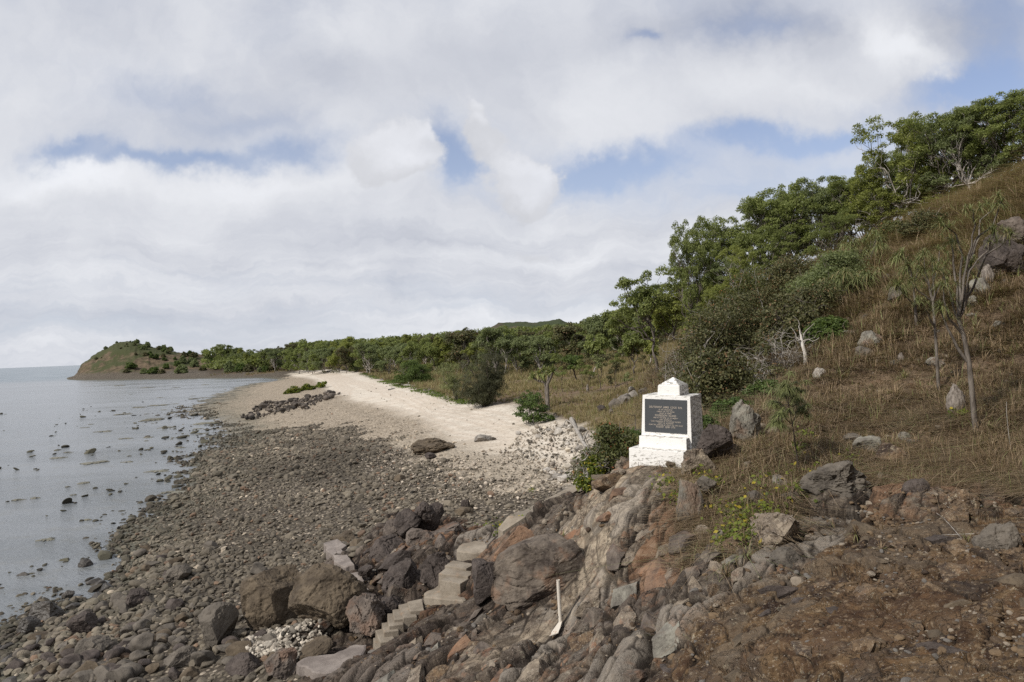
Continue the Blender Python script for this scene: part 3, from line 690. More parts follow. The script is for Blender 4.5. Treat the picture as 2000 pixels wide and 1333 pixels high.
# ------------------------------------------------------------------ ground and sea
TP, TN_, TZ, Ta, T_CR, T_TO = terrain_points()
def shell_mask(x, y):
    s1 = sstep(sdist(P_SHELL, x, y) + fbm(np.stack([x, y, x*0], -1)*.5, 4, seed=88)*6*np.clip(y/60, .5, 3), -3, 4)
    return s1
P_SHELL = poly_w([(600, 728), (520, 745), (450, 765), (385, 800), (430, 838), (560, 842), (640, 838), (720, 862), (790, 902), (890, 945), (970, 985), (1060, 990), (1150, 940), (1160, 850), (1000, 800), (800, 760), (680, 730)])
sh = shell_mask(TP[:, 0], TP[:, 1])
def terrain_mesh():
    track = np.zeros(len(TP)); P_TR = poly_w([(600, 726), (660, 762), (640, 790), (760, 815), (850, 858), (1000, 872), (1080, 880), (1080, 840), (1000, 812), (880, 795), (790, 768), (700, 745), (640, 726)])
    sd = sdist(P_TR, TP[:, 0], TP[:, 1])/.7 + fbm(TP*.12, 2, seed=5)*1.5
    for c, w_ in [(0.0, .28), (1.9, .28), (3.4, .3), (5.2, .3)]: track = np.maximum(track, np.exp(-((sd-c)/(w_*(1+TP[:, 1]/90)))**2))
    track *= (TP[:, 1] < 300)
    i = np.arange(TNA-1)[:, None]*TNL + np.arange(TNL-1)[None]
    F = np.stack([i, i+TNL, i+TNL+1, i+1], -1).reshape(-1, 4)
    zA = np.stack([TZ[0], TZ[1], TZ[4]], 1); zB = np.stack([TZ[2], TZ[3], sh], 1)
    me = mesh_np('beach_and_hillside', TP, F, True, {'zoneA': zA, 'zoneB': zB, 'track': track, 'crack': T_CR, 'tone': T_TO})
    tag(ob('beach_and_hillside', me, mat=M['terrain']), kind='structure')
terrain_mesh()
# fast lookup of the displaced surface
_TZG = TP[:, 2].reshape(TNA, TNL); _LD = L_R
def HZ(x, y):
    """height of the finished ground (ignores the small sideways shifts)"""
    x = np.atleast_1d(np.asarray(x, float)); y = np.atleast_1d(np.asarray(y, float))
    ia = np.clip(np.interp(x/y, A_OUT, np.arange(TNA)), 0, TNA-1.001); il = np.clip(np.interp(np.log(np.maximum(y, 2.61)), _LD, np.arange(TNL)), 0, TNL-1.001)
    i = ia.astype(int); j = il.astype(int); fa = ia-i; fl = il-j
    return _TZG[i, j]*(1-fa)*(1-fl) + _TZG[i+1, j]*fa*(1-fl) + _TZG[i, j+1]*(1-fa)*fl + _TZG[i+1, j+1]*fa*fl
def gz(x, y): return float(HZ(x, y)[0])
def G(u, v, Y=None):
    """ground point seen at a photo position (or straight below that column at distance Y)"""
    if Y is None: p = hit(u, v); x, y = p[0], p[1]
    else: d = ray(u, v); x, y = d[0]*Y, Y
    return np.array([x, y, gz(x, y)])

def sea():
    V = [(-20000, 1.5, 0), (20000, 1.5, 0), (20000, 24000, 0), (-20000, 24000, 0)]
    o = ob('sea', mesh_np('sea', V, np.array([[0, 1, 2, 3]])), mat=M['water']); tag(o, kind='structure')
sea()
# wide seabed/ground far beyond the detailed ground
V = [(-24000, -300, -3.2), (24000, -300, -3.2), (24000, 26000, -3.2), (-24000, 26000, -3.2)]
tag(ob('ground', mesh_np('ground', V, np.array([[0, 1, 2, 3]])), mat=M['terrain']), kind='structure')

# far hill behind the forest
def far_hill():
    prof = [(880, 700), (935, 655), (960, 644), (978, 636), (1000, 633.5), (1040, 632), (1062, 629), (1090, 628), (1115, 633), (1150, 640), (1200, 650), (1300, 668), (1360, 690)]
    Yc = 760.0; A = np.linspace(ray(860, 700)[0], ray(1380, 700)[0], 220); T = np.linspace(-1, 1, 60)
    pa = np.array([ray(u, 700)[0] for u, v in prof]); pzv = np.array([CAM_H+ray(u, v)[2]*Yc for u, v in prof])
    a, t = np.meshgrid(A, T, indexing='ij'); a = a.ravel(); t = t.ravel()
    h = np.interp(a, pa, pzv); y = Yc + t*150; x = a*y
    g_ = np.cos(t*math.pi/2)**1.1
    P = np.stack([x, y, h*g_], -1); P[:, 2] += fbm(P*.03, 4, .6, seed=5, ridged=True)*3*g_ + fbm(P*.15, 3, seed=6)*1.6*g_
    i = np.arange(219)[:, None]*60 + np.arange(59)[None]
    m, g = new_mat('far_hill')
    Pn = g.n('ShaderNodeNewGeometry', out='Position'); sx = g.n('ShaderNodeSeparateXYZ', {'Vector': Pn}, out=None).outputs
    f = g.m('ADD', g.noise(Pn, .03, 6, .65), g.m('MULTIPLY', sx[0], .0035))
    c = g.mix(g.ss(f, .38, .50), (0.085, 0.068, 0.048), (0.048, 0.060, 0.030))
    c = g.mix(g.m('MULTIPLY', g.ss(g.noise(Pn, .16, 5, .7), .45, .6), .6), c, (0.045, 0.052, 0.028))
    finish(g, princ(g, c, .95, bump(g, g.noise(Pn, .2, 4, .7), 2.0, .8), .1))
    tag(ob('far_hill', mesh_np('far_hill', P, np.stack([i, i+60, i+61, i+1], -1).reshape(-1, 4), True), mat=m), kind='structure')
far_hill()

# ------------------------------------------------------------------ shape library
def rs(seed): return np.random.default_rng(seed)
def ico(sub):
    t = (1+5**.5)/2
    V = [(-1, t, 0), (1, t, 0), (-1, -t, 0), (1, -t, 0), (0, -1, t), (0, 1, t), (0, -1, -t), (0, 1, -t), (t, 0, -1), (t, 0, 1), (-t, 0, -1), (-t, 0, 1)]
    F = [(0, 11, 5), (0, 5, 1), (0, 1, 7), (0, 7, 10), (0, 10, 11), (1, 5, 9), (5, 11, 4), (11, 10, 2), (10, 7, 6), (7, 1, 8), (3, 9, 4), (3, 4, 2), (3, 2, 6), (3, 6, 8), (3, 8, 9), (4, 9, 5), (2, 4, 11), (6, 2, 10), (8, 6, 7), (9, 8, 1)]
    V = [np.array(v)/np.linalg.norm(v) for v in V]
    for _ in range(sub):
        c = {}; NF = []
        def mid(a, b):
            k = (min(a, b), max(a, b))
            if k not in c: m_ = V[a]+V[b]; V.append(m_/np.linalg.norm(m_)); c[k] = len(V)-1
            return c[k]
        for a, b, d in F:
            x, y, z = mid(a, b), mid(b, d), mid(d, a); NF += [(a, x, z), (b, y, x), (d, z, y), (x, y, z)]
        F = NF
    return np.array(V), np.array(F)
ICO = {k: ico(k) for k in range(0, 6)}
def boulder_verts(seed, sub=4, facets=11, rough=.07, cut=(.52, .86), cracks=0.0, blk=1.0):
    r = rs(seed); V = ICO[sub][0].copy()
    for _ in range(facets):
        n = r.normal(size=3); n /= np.linalg.norm(n); d = r.uniform(*cut)
        V -= np.maximum(0, V @ n - d)[:, None]*n
    N = ICO[sub][0]
    o = seed*3.77
    V = V + N*(fbm(V*1.6+o, 4, .5, seed)*rough*1.8 + fbm(V*5+o, 3, .6, seed+5, True)*rough*.45)[:, None]
    if sub >= 4: V = V + N*(fbm(V*14+o, 3, .6, seed+7)*rough*.35)[:, None]
    if sub >= 4:
        wp = V + fbm(V*2+o, 3, seed=seed)[:, None]*.18
        V = V + N*(blocks(wp*1.25+o, seed+9, groove=.05, gdepth=.4)*(.07*blk+cracks) + blocks(wp*2.8+o, seed+10, groove=.06, gdepth=.5)*(.030*blk+cracks*.3) + blocks(wp*7.0+o, seed+11, groove=.12, gdepth=.7)*.010)[:, None]
    V /= np.abs(V).max(0)
    return V
def boulder_mesh(name, seed, size, mat, sub=4, **kw):
    V = boulder_verts(seed, sub, **kw)*np.array(size)*.5
    return mesh_np(name, V, ICO[sub][1], sub < 4, mats=[mat])

def frames(P):
    P = np.asarray(P, float); T = np.gradient(P, axis=0); T /= np.linalg.norm(T, axis=1)[:, None] + 1e-9
    up = np.array([0, 0, 1.0]) if abs(T[0, 2]) < .9 else np.array([1.0, 0, 0])
    A = np.cross(T, up); A /= np.linalg.norm(A, axis=1)[:, None] + 1e-9
    return T, A, np.cross(T, A)
class Mesh:
    def __init__(s): s.V = []; s.F4 = []; s.F3 = []; s.A = []; s.n = 0
    def add(s, V, F, a=None):
        V = np.asarray(V, float); F = np.asarray(F)
        s.V.append(V); (s.F4 if F.shape[1] == 4 else s.F3).append(F + s.n); s.n += len(V)
        s.A.append(np.full(len(V), .5) if a is None else np.broadcast_to(a, (len(V),)))
    def tube(s, P, R, k=6, cap=True):
        P = np.asarray(P, float); n = len(P); R = np.broadcast_to(R, (n,))
        T, A, B = frames(P); th = np.arange(k)*2*math.pi/k
        V = P[:, None] + (A[:, None]*np.cos(th)[None, :, None] + B[:, None]*np.sin(th)[None, :, None])*R[:, None, None]
        i = np.arange(n-1)[:, None]*k; j = np.arange(k)[None]; j2 = (j+1) % k
        F = np.stack([i+j, i+j2, i+k+j2, i+k+j], -1).reshape(-1, 4)
        s.add(V.reshape(-1, 3), F)
        if cap: s.add(np.array([P[-1] + T[-1]*R[-1]*.5] + list(V[-1])), np.array([(0, 1+q, 1+(q+1) % k) for q in range(k)])[:, ::-1])
    def box(s, c, size, rot=None, bev=0.0):
        c = np.array(c, float); h = np.array(size)/2
        V = np.array([(x, y, z) for x in (-1, 1) for y in (-1, 1) for z in (-1, 1)])*h
        if rot is not None: V = V @ np.array(rot).T
        s.add(V + c, np.array([(0, 1, 3, 2), (4, 6, 7, 5), (0, 4, 5, 1), (2, 3, 7, 6), (0, 2, 6, 4), (1, 5, 7, 3)]))
    def mesh(s, name, mat, smooth=True, attr='leaf'):
        F = []
        if s.F4: F.append(np.concatenate(s.F4))
        if s.F3: F.append(np.concatenate(s.F3))
        return mesh_np(name, np.concatenate(s.V), F, smooth, {attr: np.concatenate(s.A)}, mats=[mat])
def wiggle(r, a, b, n=6, amp=.08, sag=0.0):
    a = np.array(a, float); b = np.array(b, float); t = np.linspace(0, 1, n)[:, None]
    L = np.linalg.norm(b-a); P = a + (b-a)*t
    off = np.cumsum(r.normal(size=(n, 3)), 0); off -= off[0] + (off[-1]-off[0])*t
    P = P + off*amp*L/math.sqrt(n); P[:, 2] += -sag*L*4*(t*(1-t))[:, 0]
    return P
def unit(v): return v/(np.linalg.norm(v, axis=-1, keepdims=True)+1e-9)
def leaves(mb, r, C, Nn, L, Wd, droop=.3, jit=.7, var=.4):
    """kite-shaped leaf sprays at C, facing roughly Nn"""
    n = len(C)
    N = unit(Nn + r.normal(size=(n, 3))*jit)
    D = r.normal(size=(n, 3)); D[:, 2] -= droop*2; D = unit(D - N*(D*N).sum(1)[:, None])
    S = np.cross(N, D); l = L*(1+var*r.uniform(-1, 1, n))[:, None]; w_ = Wd*(1+var*r.uniform(-1, 1, n))[:, None]
    V = np.stack([C - D*l*.5, C + S*w_*.5 - D*l*.05, C + D*l*.5, C - S*w_*.5 - D*l*.05], 1)
    mb.add(V.reshape(-1, 3), np.arange(n*4).reshape(-1, 4), np.repeat(r.uniform(0, 1, n), 4))
def clump_leaves(mb, r, c, rad, n, L, Wd, flat=.65, droop=.3, jit=.6):
    d = unit(r.normal(size=(n, 3))); d[:, 2] = np.where(d[:, 2] < -.45, -d[:, 2]*.6, d[:, 2])
    rr = rad*r.uniform(.35, 1.05, n)[:, None]**.6
    P = c + d*rr*np.array([1, 1, flat])
    leaves(mb, r, P, d*.8 + np.array([0, 0, .45]), L, Wd, droop, jit)

def make_tree(seed, h=9.0, spread=4.0, trunk_h=.42, lobes=7, clumps=44, crad=.62, nleaf=115, L=.26, Wd=.11, flat=.85, droop=.6, lean=0.0, rtrunk=.13, lopsided=0.0, ball=.5):
    """returns (trunk mesh builder, crown mesh builder) of a loose eucalypt-like tree"""
    r = rs(seed); tb, cb = Mesh(), Mesh()
    top = np.array([lean*h + r.normal()*.1*h*.3, r.normal()*.04*h, h*trunk_h])
    tr = wiggle(r, (0, 0, -.4), top, 9, .10); tb.tube(tr, np.linspace(rtrunk, rtrunk*.62, 9), 8, cap=False)
    LC = []
    for k in range(lobes):
        an = k*2*math.pi/lobes + r.uniform(-.5, .5); q = r.uniform(.25, .62)*(1 if k else 0.1)
        zz = h*(r.uniform(trunk_h+.02, .84) + .10*(1-q*1.6))
        LC.append((np.array([math.cos(an)*spread*q + lopsided*spread*.4 + top[0], math.sin(an)*spread*q + top[1], min(zz, h*.86)]), spread*r.uniform(.24, .40)))
    LC[0] = (np.array([top[0]+r.normal()*.2, top[1], h*.80]), spread*.36)
    per = clumps//lobes
    for c, lr in LC:
        br = wiggle(r, tr[-1-r.integers(0, 3)], c - np.array([0, 0, lr*.3]), 8, .16); rad0 = rtrunk*.5
        tb.tube(br, np.linspace(rad0, rad0*.35, 8), 6)
        for _ in range(per):
            d = unit(r.normal(size=3))
            cc = c + d*lr*r.uniform(.35, 1.05)*np.array([1.1, 1.1, 1.0])
            tw = wiggle(r, br[r.integers(4, 8)], cc, 5, .18); tb.tube(tw, np.linspace(rad0*.3, rad0*.08, 5), 4, cap=False)
            cr = crad*r.uniform(.65, 1.3)
            clump_leaves(cb, r, cc, cr, int(nleaf*(cr/crad)**1.6), L, Wd, flat, droop)
    return tb, cb
def make_bush(seed, w_=2.6, d_=2.2, h=2.2, clumps=40, crad=.34, nleaf=110, L=.10, Wd=.055, stems=9, twigs=40, rstem=.03, hollow=.3, droop=.1, low=.1):
    r = rs(seed); tb, cb = Mesh(), Mesh(); half = np.array([w_/2, d_/2, h])
    base = [np.array([r.normal()*.08*w_, r.normal()*.08*d_, -.15]) for _ in range(stems)]
    ends = []
    for b in base:
        d = unit(r.normal(size=3)); d[2] = abs(d[2])*.9+.25; e = d*half*r.uniform(.6, .95)
        P = wiggle(r, b, e, 7, .22); tb.tube(P, np.linspace(rstem, rstem*.3, 7), 5); ends.append(P)
    for _ in range(twigs):
        P = ends[r.integers(0, len(ends))]; a = P[r.integers(2, 7)]; d = unit(r.normal(size=3)); d[2] = abs(d[2])*.8
        Q = wiggle(r, a, a + d*half.mean()*r.uniform(.25, .6), 5, .25); tb.tube(Q, np.linspace(rstem*.4, rstem*.08, 5), 4, cap=False)
    for _ in range(clumps):
        d = unit(r.normal(size=3)); d[2] = abs(d[2])
        q = r.uniform(hollow, 1.0)**.6
        c = d*half*q*np.array([.92, .92, .86]); c[2] = max(c[2], h*low) + crad*.1
        c[:2] *= 1 + .12*r.normal()
        clump_leaves(cb, r, c, crad*r.uniform(.7, 1.35), nleaf, L, Wd, .75, droop, .8)
    return tb, cb
def rosette(mb, r, c, n=26, L=.7, Wd=.028, up=.45, droop=.55, seg=4, axis=None):
    """tuft of long arching strap leaves"""
    th = r.uniform(0, 2*math.pi, n); el = r.uniform(-.15, 1.25, n)*up + .12
    D = np.stack([np.cos(th)*np.cos(el), np.sin(th)*np.cos(el), np.sin(el)], -1)
    if axis is not None: D = unit(D + np.asarray(axis)*.5)
    l = L*r.uniform(.55, 1.1, n); S = unit(np.cross(D, [0, 0, 1.0]))
    t = np.linspace(0, 1, seg+1)
    V = []
    for k, tt in enumerate(t):
        p = c + D*(l*tt)[:, None]; p[:, 2] -= droop*l*tt**2*(1+.3*(1-el))
        w_ = Wd*(1-tt**2*.93)*(.55+.45*min(1, tt*4))
        V += [p - S*w_*.5, p + S*w_*.5]
    V = np.stack(V, 1)                      # n, 2(seg+1), 3
    b = np.arange(n)[:, None]*(2*(seg+1)); F = np.concatenate([np.stack([b[:, 0]+2*k, b[:, 0]+2*k+1, b[:, 0]+2*k+3, b[:, 0]+2*k+2], -1) for k in range(seg)])
    mb.add(V.reshape(-1, 3), F, np.repeat(r.uniform(0, 1, n), 2*(seg+1)))
def place(u, Y, vtop=None):
    d = ray(u, 800); x = d[0]*Y; z = gz(x, Y)
    if vtop is None: return np.array([x, Y, z])
    # account for roll: column position shifts with height
    for _ in range(3):
        zt = CAM_H + ray(u, vtop)[2]*Y
        uu, vv = project(np.array([x, Y, zt])); x += (u-uu)*.0  # stays under its base
    return np.array([x, Y, z]), zt - z
def base_at(u, v):
    """ground position seen at photo point (u, v), height of finished ground"""
    p = hit(u, v); return np.array([p[0], p[1], gz(p[0], p[1])])
def px(Y): return Y/FPX      # metres per photo pixel at distance Y

# ------------------------------------------------------------------ monument
def mat_paint():
    m, g = new_mat('white_paint')
    P = g.n('ShaderNodeTexCoord', out='Object'); N = g.n('ShaderNodeNewGeometry', out='Normal')
    sp = g.n('ShaderNodeSeparateXYZ', {'Vector': P}, out=None).outputs
    n1 = g.noise(P, 5, 8, .7); n2 = g.noise(P, 16, 7, .75); n3 = g.noise(g.vm('MULTIPLY', P, (1, 1, 2.6)), 9, 7, .72)
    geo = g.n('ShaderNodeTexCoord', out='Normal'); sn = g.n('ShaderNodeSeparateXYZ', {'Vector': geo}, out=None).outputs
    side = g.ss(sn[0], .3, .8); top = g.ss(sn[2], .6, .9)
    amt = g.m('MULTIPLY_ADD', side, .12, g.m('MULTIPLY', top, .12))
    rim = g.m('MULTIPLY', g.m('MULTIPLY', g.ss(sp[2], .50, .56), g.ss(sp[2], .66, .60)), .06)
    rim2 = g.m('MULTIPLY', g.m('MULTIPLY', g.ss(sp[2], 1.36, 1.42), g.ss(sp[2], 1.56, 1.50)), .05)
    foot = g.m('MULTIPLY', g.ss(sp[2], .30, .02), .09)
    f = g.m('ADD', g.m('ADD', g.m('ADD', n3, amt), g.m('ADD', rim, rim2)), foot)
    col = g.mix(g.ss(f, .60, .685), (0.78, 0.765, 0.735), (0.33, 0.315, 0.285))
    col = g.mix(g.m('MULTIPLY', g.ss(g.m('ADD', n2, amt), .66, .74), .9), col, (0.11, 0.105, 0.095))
    col = g.mix(g.m('MULTIPLY', g.ss(n1, .50, .75), .25), col, (0.66, 0.63, 0.57))
    finish(g, princ(g, col, .8, bump(g, g.m('ADD', n3, g.m('MULTIPLY', n2, .5)), .012, .6), .3)); return m
def bevel_box(mb_name, boxes, mat, bev=.012, seg=2):
    import bmesh
    bm = bmesh.new()
    for (x0, x1, y0, y1, z0, z1, tx) in boxes:
        vs = [bm.verts.new(p) for p in [(x0-tx, y0-tx, z0), (x1+tx, y0-tx, z0), (x1+tx, y1+tx, z0), (x0-tx, y1+tx, z0), (x0, y0, z1), (x1, y0, z1), (x1, y1, z1), (x0, y1, z1)]]
        for f in [(0, 3, 2, 1), (4, 5, 6, 7), (0, 1, 5, 4), (1, 2, 6, 5), (2, 3, 7, 6), (3, 0, 4, 7)]: bm.faces.new([vs[i] for i in f])
    if bev: bmesh.ops.bevel(bm, geom=list(bm.edges), offset=bev, segments=seg, affect='EDGES', profile=.6)
    me = bpy.data.meshes.new(mb_name); bm.to_mesh(me); bm.free(); me.materials.append(mat); return me
def monument():
    paint = mat_paint()
    Y = 15.7; d = ray(1288, 905); zb = CAM_H + ray(1288, 900)[2]*Y
    t = empty('stone_monument', (d[0]*Y, Y, zb), 0, 'white painted stone monument with a dark inscribed plaque and pyramid cap', 'monument')
    t.rotation_euler = (math.radians(0), math.radians(1.6), math.radians(-33)); t.scale = (.97,)*3
    ob('base_step', bevel_box('base_step', [(-.76, .60, -.02, .9, -.35, .245, 0)], paint), t)
    ob('front_step', bevel_box('front_step', [(-.60, .58, .24, .8, .245, .52, 0.005)], paint), t)
    # body is a tapered frame with the plaque recess at its front
    ob('body', bevel_box('body', [(-.60, .60, .49, 1.33, .10, 1.50, .045)], paint), t)
    import bmesh
    bm = bmesh.new(); z0, z1, z2 = 1.50, 1.735, 1.93; c = (0.03, .93); a, b = .27, .33
    lo = [bm.verts.new((c[0]+sx*(a+.012), c[1]+sy*(b+.012), z0-.01)) for sx, sy in [(-1, -1), (1, -1), (1, 1), (-1, 1)]]
    hi = [bm.verts.new((c[0]+sx*a, c[1]+sy*b, z1)) for sx, sy in [(-1, -1), (1, -1), (1, 1), (-1, 1)]]
    ap = bm.verts.new((c[0], c[1], z2))
    for k in range(4): bm.faces.new([lo[k], lo[(k+1) % 4], hi[(k+1) % 4], hi[k]]); bm.faces.new([hi[k], hi[(k+1) % 4], ap])
    bm.faces.new(lo[::-1]); bmesh.ops.bevel(bm, geom=list(bm.edges), offset=.01, segments=2, affect='EDGES')
    me = bpy.data.meshes.new('pyramid_cap'); bm.to_mesh(me); bm.free(); me.materials.append(paint); ob('pyramid_cap', me, t)
    # plaque follows the taper of the front face
    m, g = new_mat('plaque'); P = g.n('ShaderNodeTexCoord', out='Object')
    finish(g, princ(g, g.mix(g.noise(P, 40, 5, .7), (0.040, 0.043, 0.047), (0.062, 0.066, 0.071)), .55, bump(g, g.noise(P, 60, 4, .7), .004, .5), .4))
    tilt = math.atan(.045/1.40)
    pl = ob('plaque', bevel_box('plaque', [(-.535, .525, -.012, .02, -.395, .405, 0)], m, .004), t)
    pl.location = (0, .466, 1.0); pl.rotation_euler = (-tilt, 0, 0)
    m2, g2 = new_mat('plaque_lettering'); finish(g2, princ(g2, (0.40, 0.345, 0.285), .5, None, .4))
    lines = [("LIEUTENANT  JAMES  COOK  R.N.", .066, .83), ("OF  THE  'ENDEAVOUR'", .040, .35), ("LANDED  ON  THIS  ISLAND", .040, .44), ("WHICH  HE  NAMED", .040, .31), ("POSSESSION  ISLAND", .062, .53),
             ("AND  IN  THE  NAME  OF  HIS  MAJESTY", .040, .62), ("KING  GEORGE  III", .040, .30), ("TOOK  POSSESSION  OF  THE  WHOLE  EASTERN", .040, .75), ("COAST  OF  AUSTRALIA", .040, .39),
             ("FROM  THE  LATITUDE  38\u00b0  SOUTH  TO  THIS  PLACE", .040, .85), ("AUGUST  22ND  1770", .060, .48)]
    zz = [.215, .155, .108, .064, .012, -.043, -.088, -.131, -.172, -.216, -.262]
    import bmesh
    for (txt, size, wid), zc in zip(lines, zz):
        cu = bpy.data.curves.new('t', 'FONT'); cu.body = txt; cu.size = size; cu.align_x = 'CENTER'; cu.align_y = 'CENTER'; cu.extrude = .0015; cu.resolution_u = 2; cu.offset = .0004
        o = bpy.data.objects.new('t', cu); COL.objects.link(o); bpy.context.view_layer.update()
        me = bpy.data.meshes.new_from_object(o.evaluated_get(bpy.context.evaluated_depsgraph_get()))
        bm = bmesh.new(); n0 = 0; bm.from_mesh(me); bm.verts.ensure_lookup_table(); vs = bm.verts[n0:]
        wx = max(v.co.x for v in vs)-min(v.co.x for v in vs); k = wid/max(wx, 1e-6)
        for v in vs: x, y, z = v.co; v.co = (x*k, -.0135-z, y*1.05+zc)
        bpy.data.objects.remove(o); bpy.data.curves.remove(cu); bm.to_mesh(me); bm.free(); me.materials.append(m2); ob('text_line', me, pl)
monument()

# ------------------------------------------------------------------ concrete path, steps and landings
def mat_concrete():
    m, g = new_mat('concrete'); P = g.n('ShaderNodeNewGeometry', out='Position')
    n1 = g.noise(P, 1.5, 6, .65); n2 = g.noise(P, 22, 6, .75)
    c = g.mix(g.ss(n1, .35, .65), (0.185, 0.155, 0.120), (0.285, 0.245, 0.195)); c = g.mix(g.m('MULTIPLY', g.ss(n2, .52, .68), .5), c, (0.12, 0.10, 0.08))
    c = g.mix(g.m('MULTIPLY', g.ss(g.noise(P, 4, 6, .7), .55, .68), .45), c, (0.30, 0.20, 0.13))
    finish(g, princ(g, c, .9, bump(g, g.m('ADD', n2, n1), .02, .7), .2)); return m
CONC = mat_concrete()
def conc_grey():
    m, g = new_mat('grey_concrete'); P = g.n('ShaderNodeNewGeometry', out='Position')
    n1 = g.noise(P, 1.8, 6, .65); n2 = g.noise(P, 26, 6, .75)
    c = g.mix(g.ss(n1, .35, .65), (0.16, 0.135, 0.120), (0.255, 0.220, 0.195)); c = g.mix(g.m('MULTIPLY', g.ss(n2, .5, .68), .5), c, (0.10, 0.085, 0.075))
    finish(g, princ(g, c, .85, bump(g, g.m('ADD', n2, n1), .02, .7), .25)); return m
GCONC = conc_grey()
def ribbon(name, pts, widths, label, cat, thick=.35, mat=CONC, seed=1):
    """walkable strip through world points"""
    P = np.array(pts, float); n = 40; s = np.concatenate([[0], np.cumsum(np.linalg.norm(np.diff(P, axis=0), axis=1))])
    t = np.linspace(0, s[-1], n); Q = np.stack([np.interp(t, s, P[:, k]) for k in range(3)], 1); W_ = np.interp(t, s, widths)
    T = np.gradient(Q, axis=0); S = np.stack([T[:, 1], -T[:, 0], 0*T[:, 0]], -1); S = unit(S)
    r = rs(seed); cols = np.array([-1, -.8, -.4, 0, .4, .8, 1.0]); V = []
    jag = [fbm(np.stack([t*2.3, t*0+q*9, t*0], -1), 3, seed=seed)*.22 for q in (1, 2)]
    for c in cols:
        e = jag[0] if c < 0 else jag[1]
        p = Q + S*(W_*.5*c*(1+e*abs(c)*1.6))[:, None]; p[:, 2] += fbm(p*1.7, 2, seed=seed)*.04
        V.append(p)
    V = np.stack(V, 1); lowL = V[:, 0].copy(); lowL[:, 2] -= thick; lowR = V[:, -1].copy(); lowR[:, 2] -= thick
    V = np.concatenate([lowL[:, None], V, lowR[:, None]], 1); k = V.shape[1]
    i = np.arange(n-1)[:, None]*k + np.arange(k-1)[None]
    F = np.stack([i, i+1, i+k+1, i+k], -1).reshape(-1, 4)
    ends = [np.arange(k)[None, ::1], (np.arange(k)+(n-1)*k)[None, ::-1]]
    me = mesh_np(name, V.reshape(-1, 3), [F, *ends], False, mats=[mat]); return tag(ob(name, me), label, cat)
def on(u, v, up=.07):
    p = hit(u, v); return [p[0], p[1], p[2]+up]
ribbon('concrete_path', [on(1172, 944, .22), on(1139, 958, .28), on(1095, 984, .30), on(1050, 1008, .30), on(1010, 1030, .28), on(978, 1050, .2)], [.42, .5, .55, .55, .5, .35], 'sloping strip of tan concrete path climbing along the rock toward the monument', 'path', seed=3)
def slab(name, pts, label, cat, mat=CONC, thick=.3, up=.06, seed=1, flat=True, parent=None):
    """irregular poured slab with outline from ground points"""
    P = np.array([on(u, v, up) for u, v in pts]);
    if flat: P[:, 2] = P[:, 2].mean()*.6 + P[:, 2]*.4
    n = 72; cl = np.vstack([P, P[:1]]); s = np.concatenate([[0], np.cumsum(np.linalg.norm(np.diff(cl, axis=0), axis=1))]); t = np.linspace(0, s[-1], n, endpoint=False)
    Q = np.stack([np.interp(t, s, cl[:, k]) for k in range(3)], 1); c = Q.mean(0)
    w_ = fbm(Q*2.6+seed, 3, seed=seed)*.35*np.linalg.norm(Q-c, axis=1); Q = Q + unit(Q-c)*w_[:, None]*np.array([1, 1, 0])
    rings = [c + (Q-c)*k for k in (.3, .65, .93)] + [c + (Q-c)*1.0 - np.array([0, 0, .02]), c+(Q-c)*1.03-np.array([0, 0, thick])]
    for q in rings[:3]: q[:, 2] += fbm(q*1.4, 2, seed=seed+3)*.04
    V = np.vstack([c[None]] + rings); F = []
    for k in range(4):
        a = 1+k*n+np.arange(n); b = 1+k*n+(np.arange(n)+1) % n; F.append(np.stack([a, a+n, b+n, b], -1))
    F3 = np.stack([np.zeros(n, int), 1+np.arange(n), 1+(np.arange(n)+1) % n], -1)
    me = mesh_np(name, V, [np.vstack(F), F3], False, mats=[mat]); o = ob(name, me, parent)
    if label: tag(o, label, cat)
    return o
slab('concrete_landing', [(958, 1058), (930, 1058), (893, 1078), (890, 1094), (925, 1092), (950, 1075)], 'small tan concrete landing between the sloping path and the two upper steps', 'landing', seed=5, up=.08)
slab('concrete_landing', [(905, 1132), (870, 1136), (845, 1165), (822, 1176), (830, 1182), (868, 1180), (906, 1172)], 'wide tan concrete landing at the turn of the steps beside the big dark boulder', 'landing', seed=6, up=.08)
slab('concrete_landing', [(716, 1268), (690, 1272), (650, 1290), (600, 1298), (585, 1318), (610, 1326), (645, 1320), (685, 1312), (712, 1285)], 'large pale grey concrete slab on the rocks at the foot of the steps', 'landing', mat=GCONC, seed=7, up=.12)
for k, (pts, lab) in enumerate([([(680, 1074), (655, 1073), (635, 1085), (640, 1098), (662, 1104), (672, 1093), (668, 1085)], 'grey concrete patch farthest out on the beach beside the weedy boulder'),
                                ([(678, 1096), (652, 1106), (655, 1118), (672, 1126), (694, 1116), (685, 1104)], 'bright grey concrete patch second from the beach end of the broken path'),
                                ([(700, 1134), (682, 1138), (688, 1152), (700, 1162), (713, 1150)], 'small grey concrete patch between the dark boulders of the broken path'),
                                ([(712, 1157), (695, 1166), (687, 1180), (706, 1182), (722, 1168)], 'grey concrete patch of the broken path nearest the stair foot')]):
    slab('concrete_patch', pts, lab, 'paving patch', mat=GCONC, seed=20+k, up=.26)
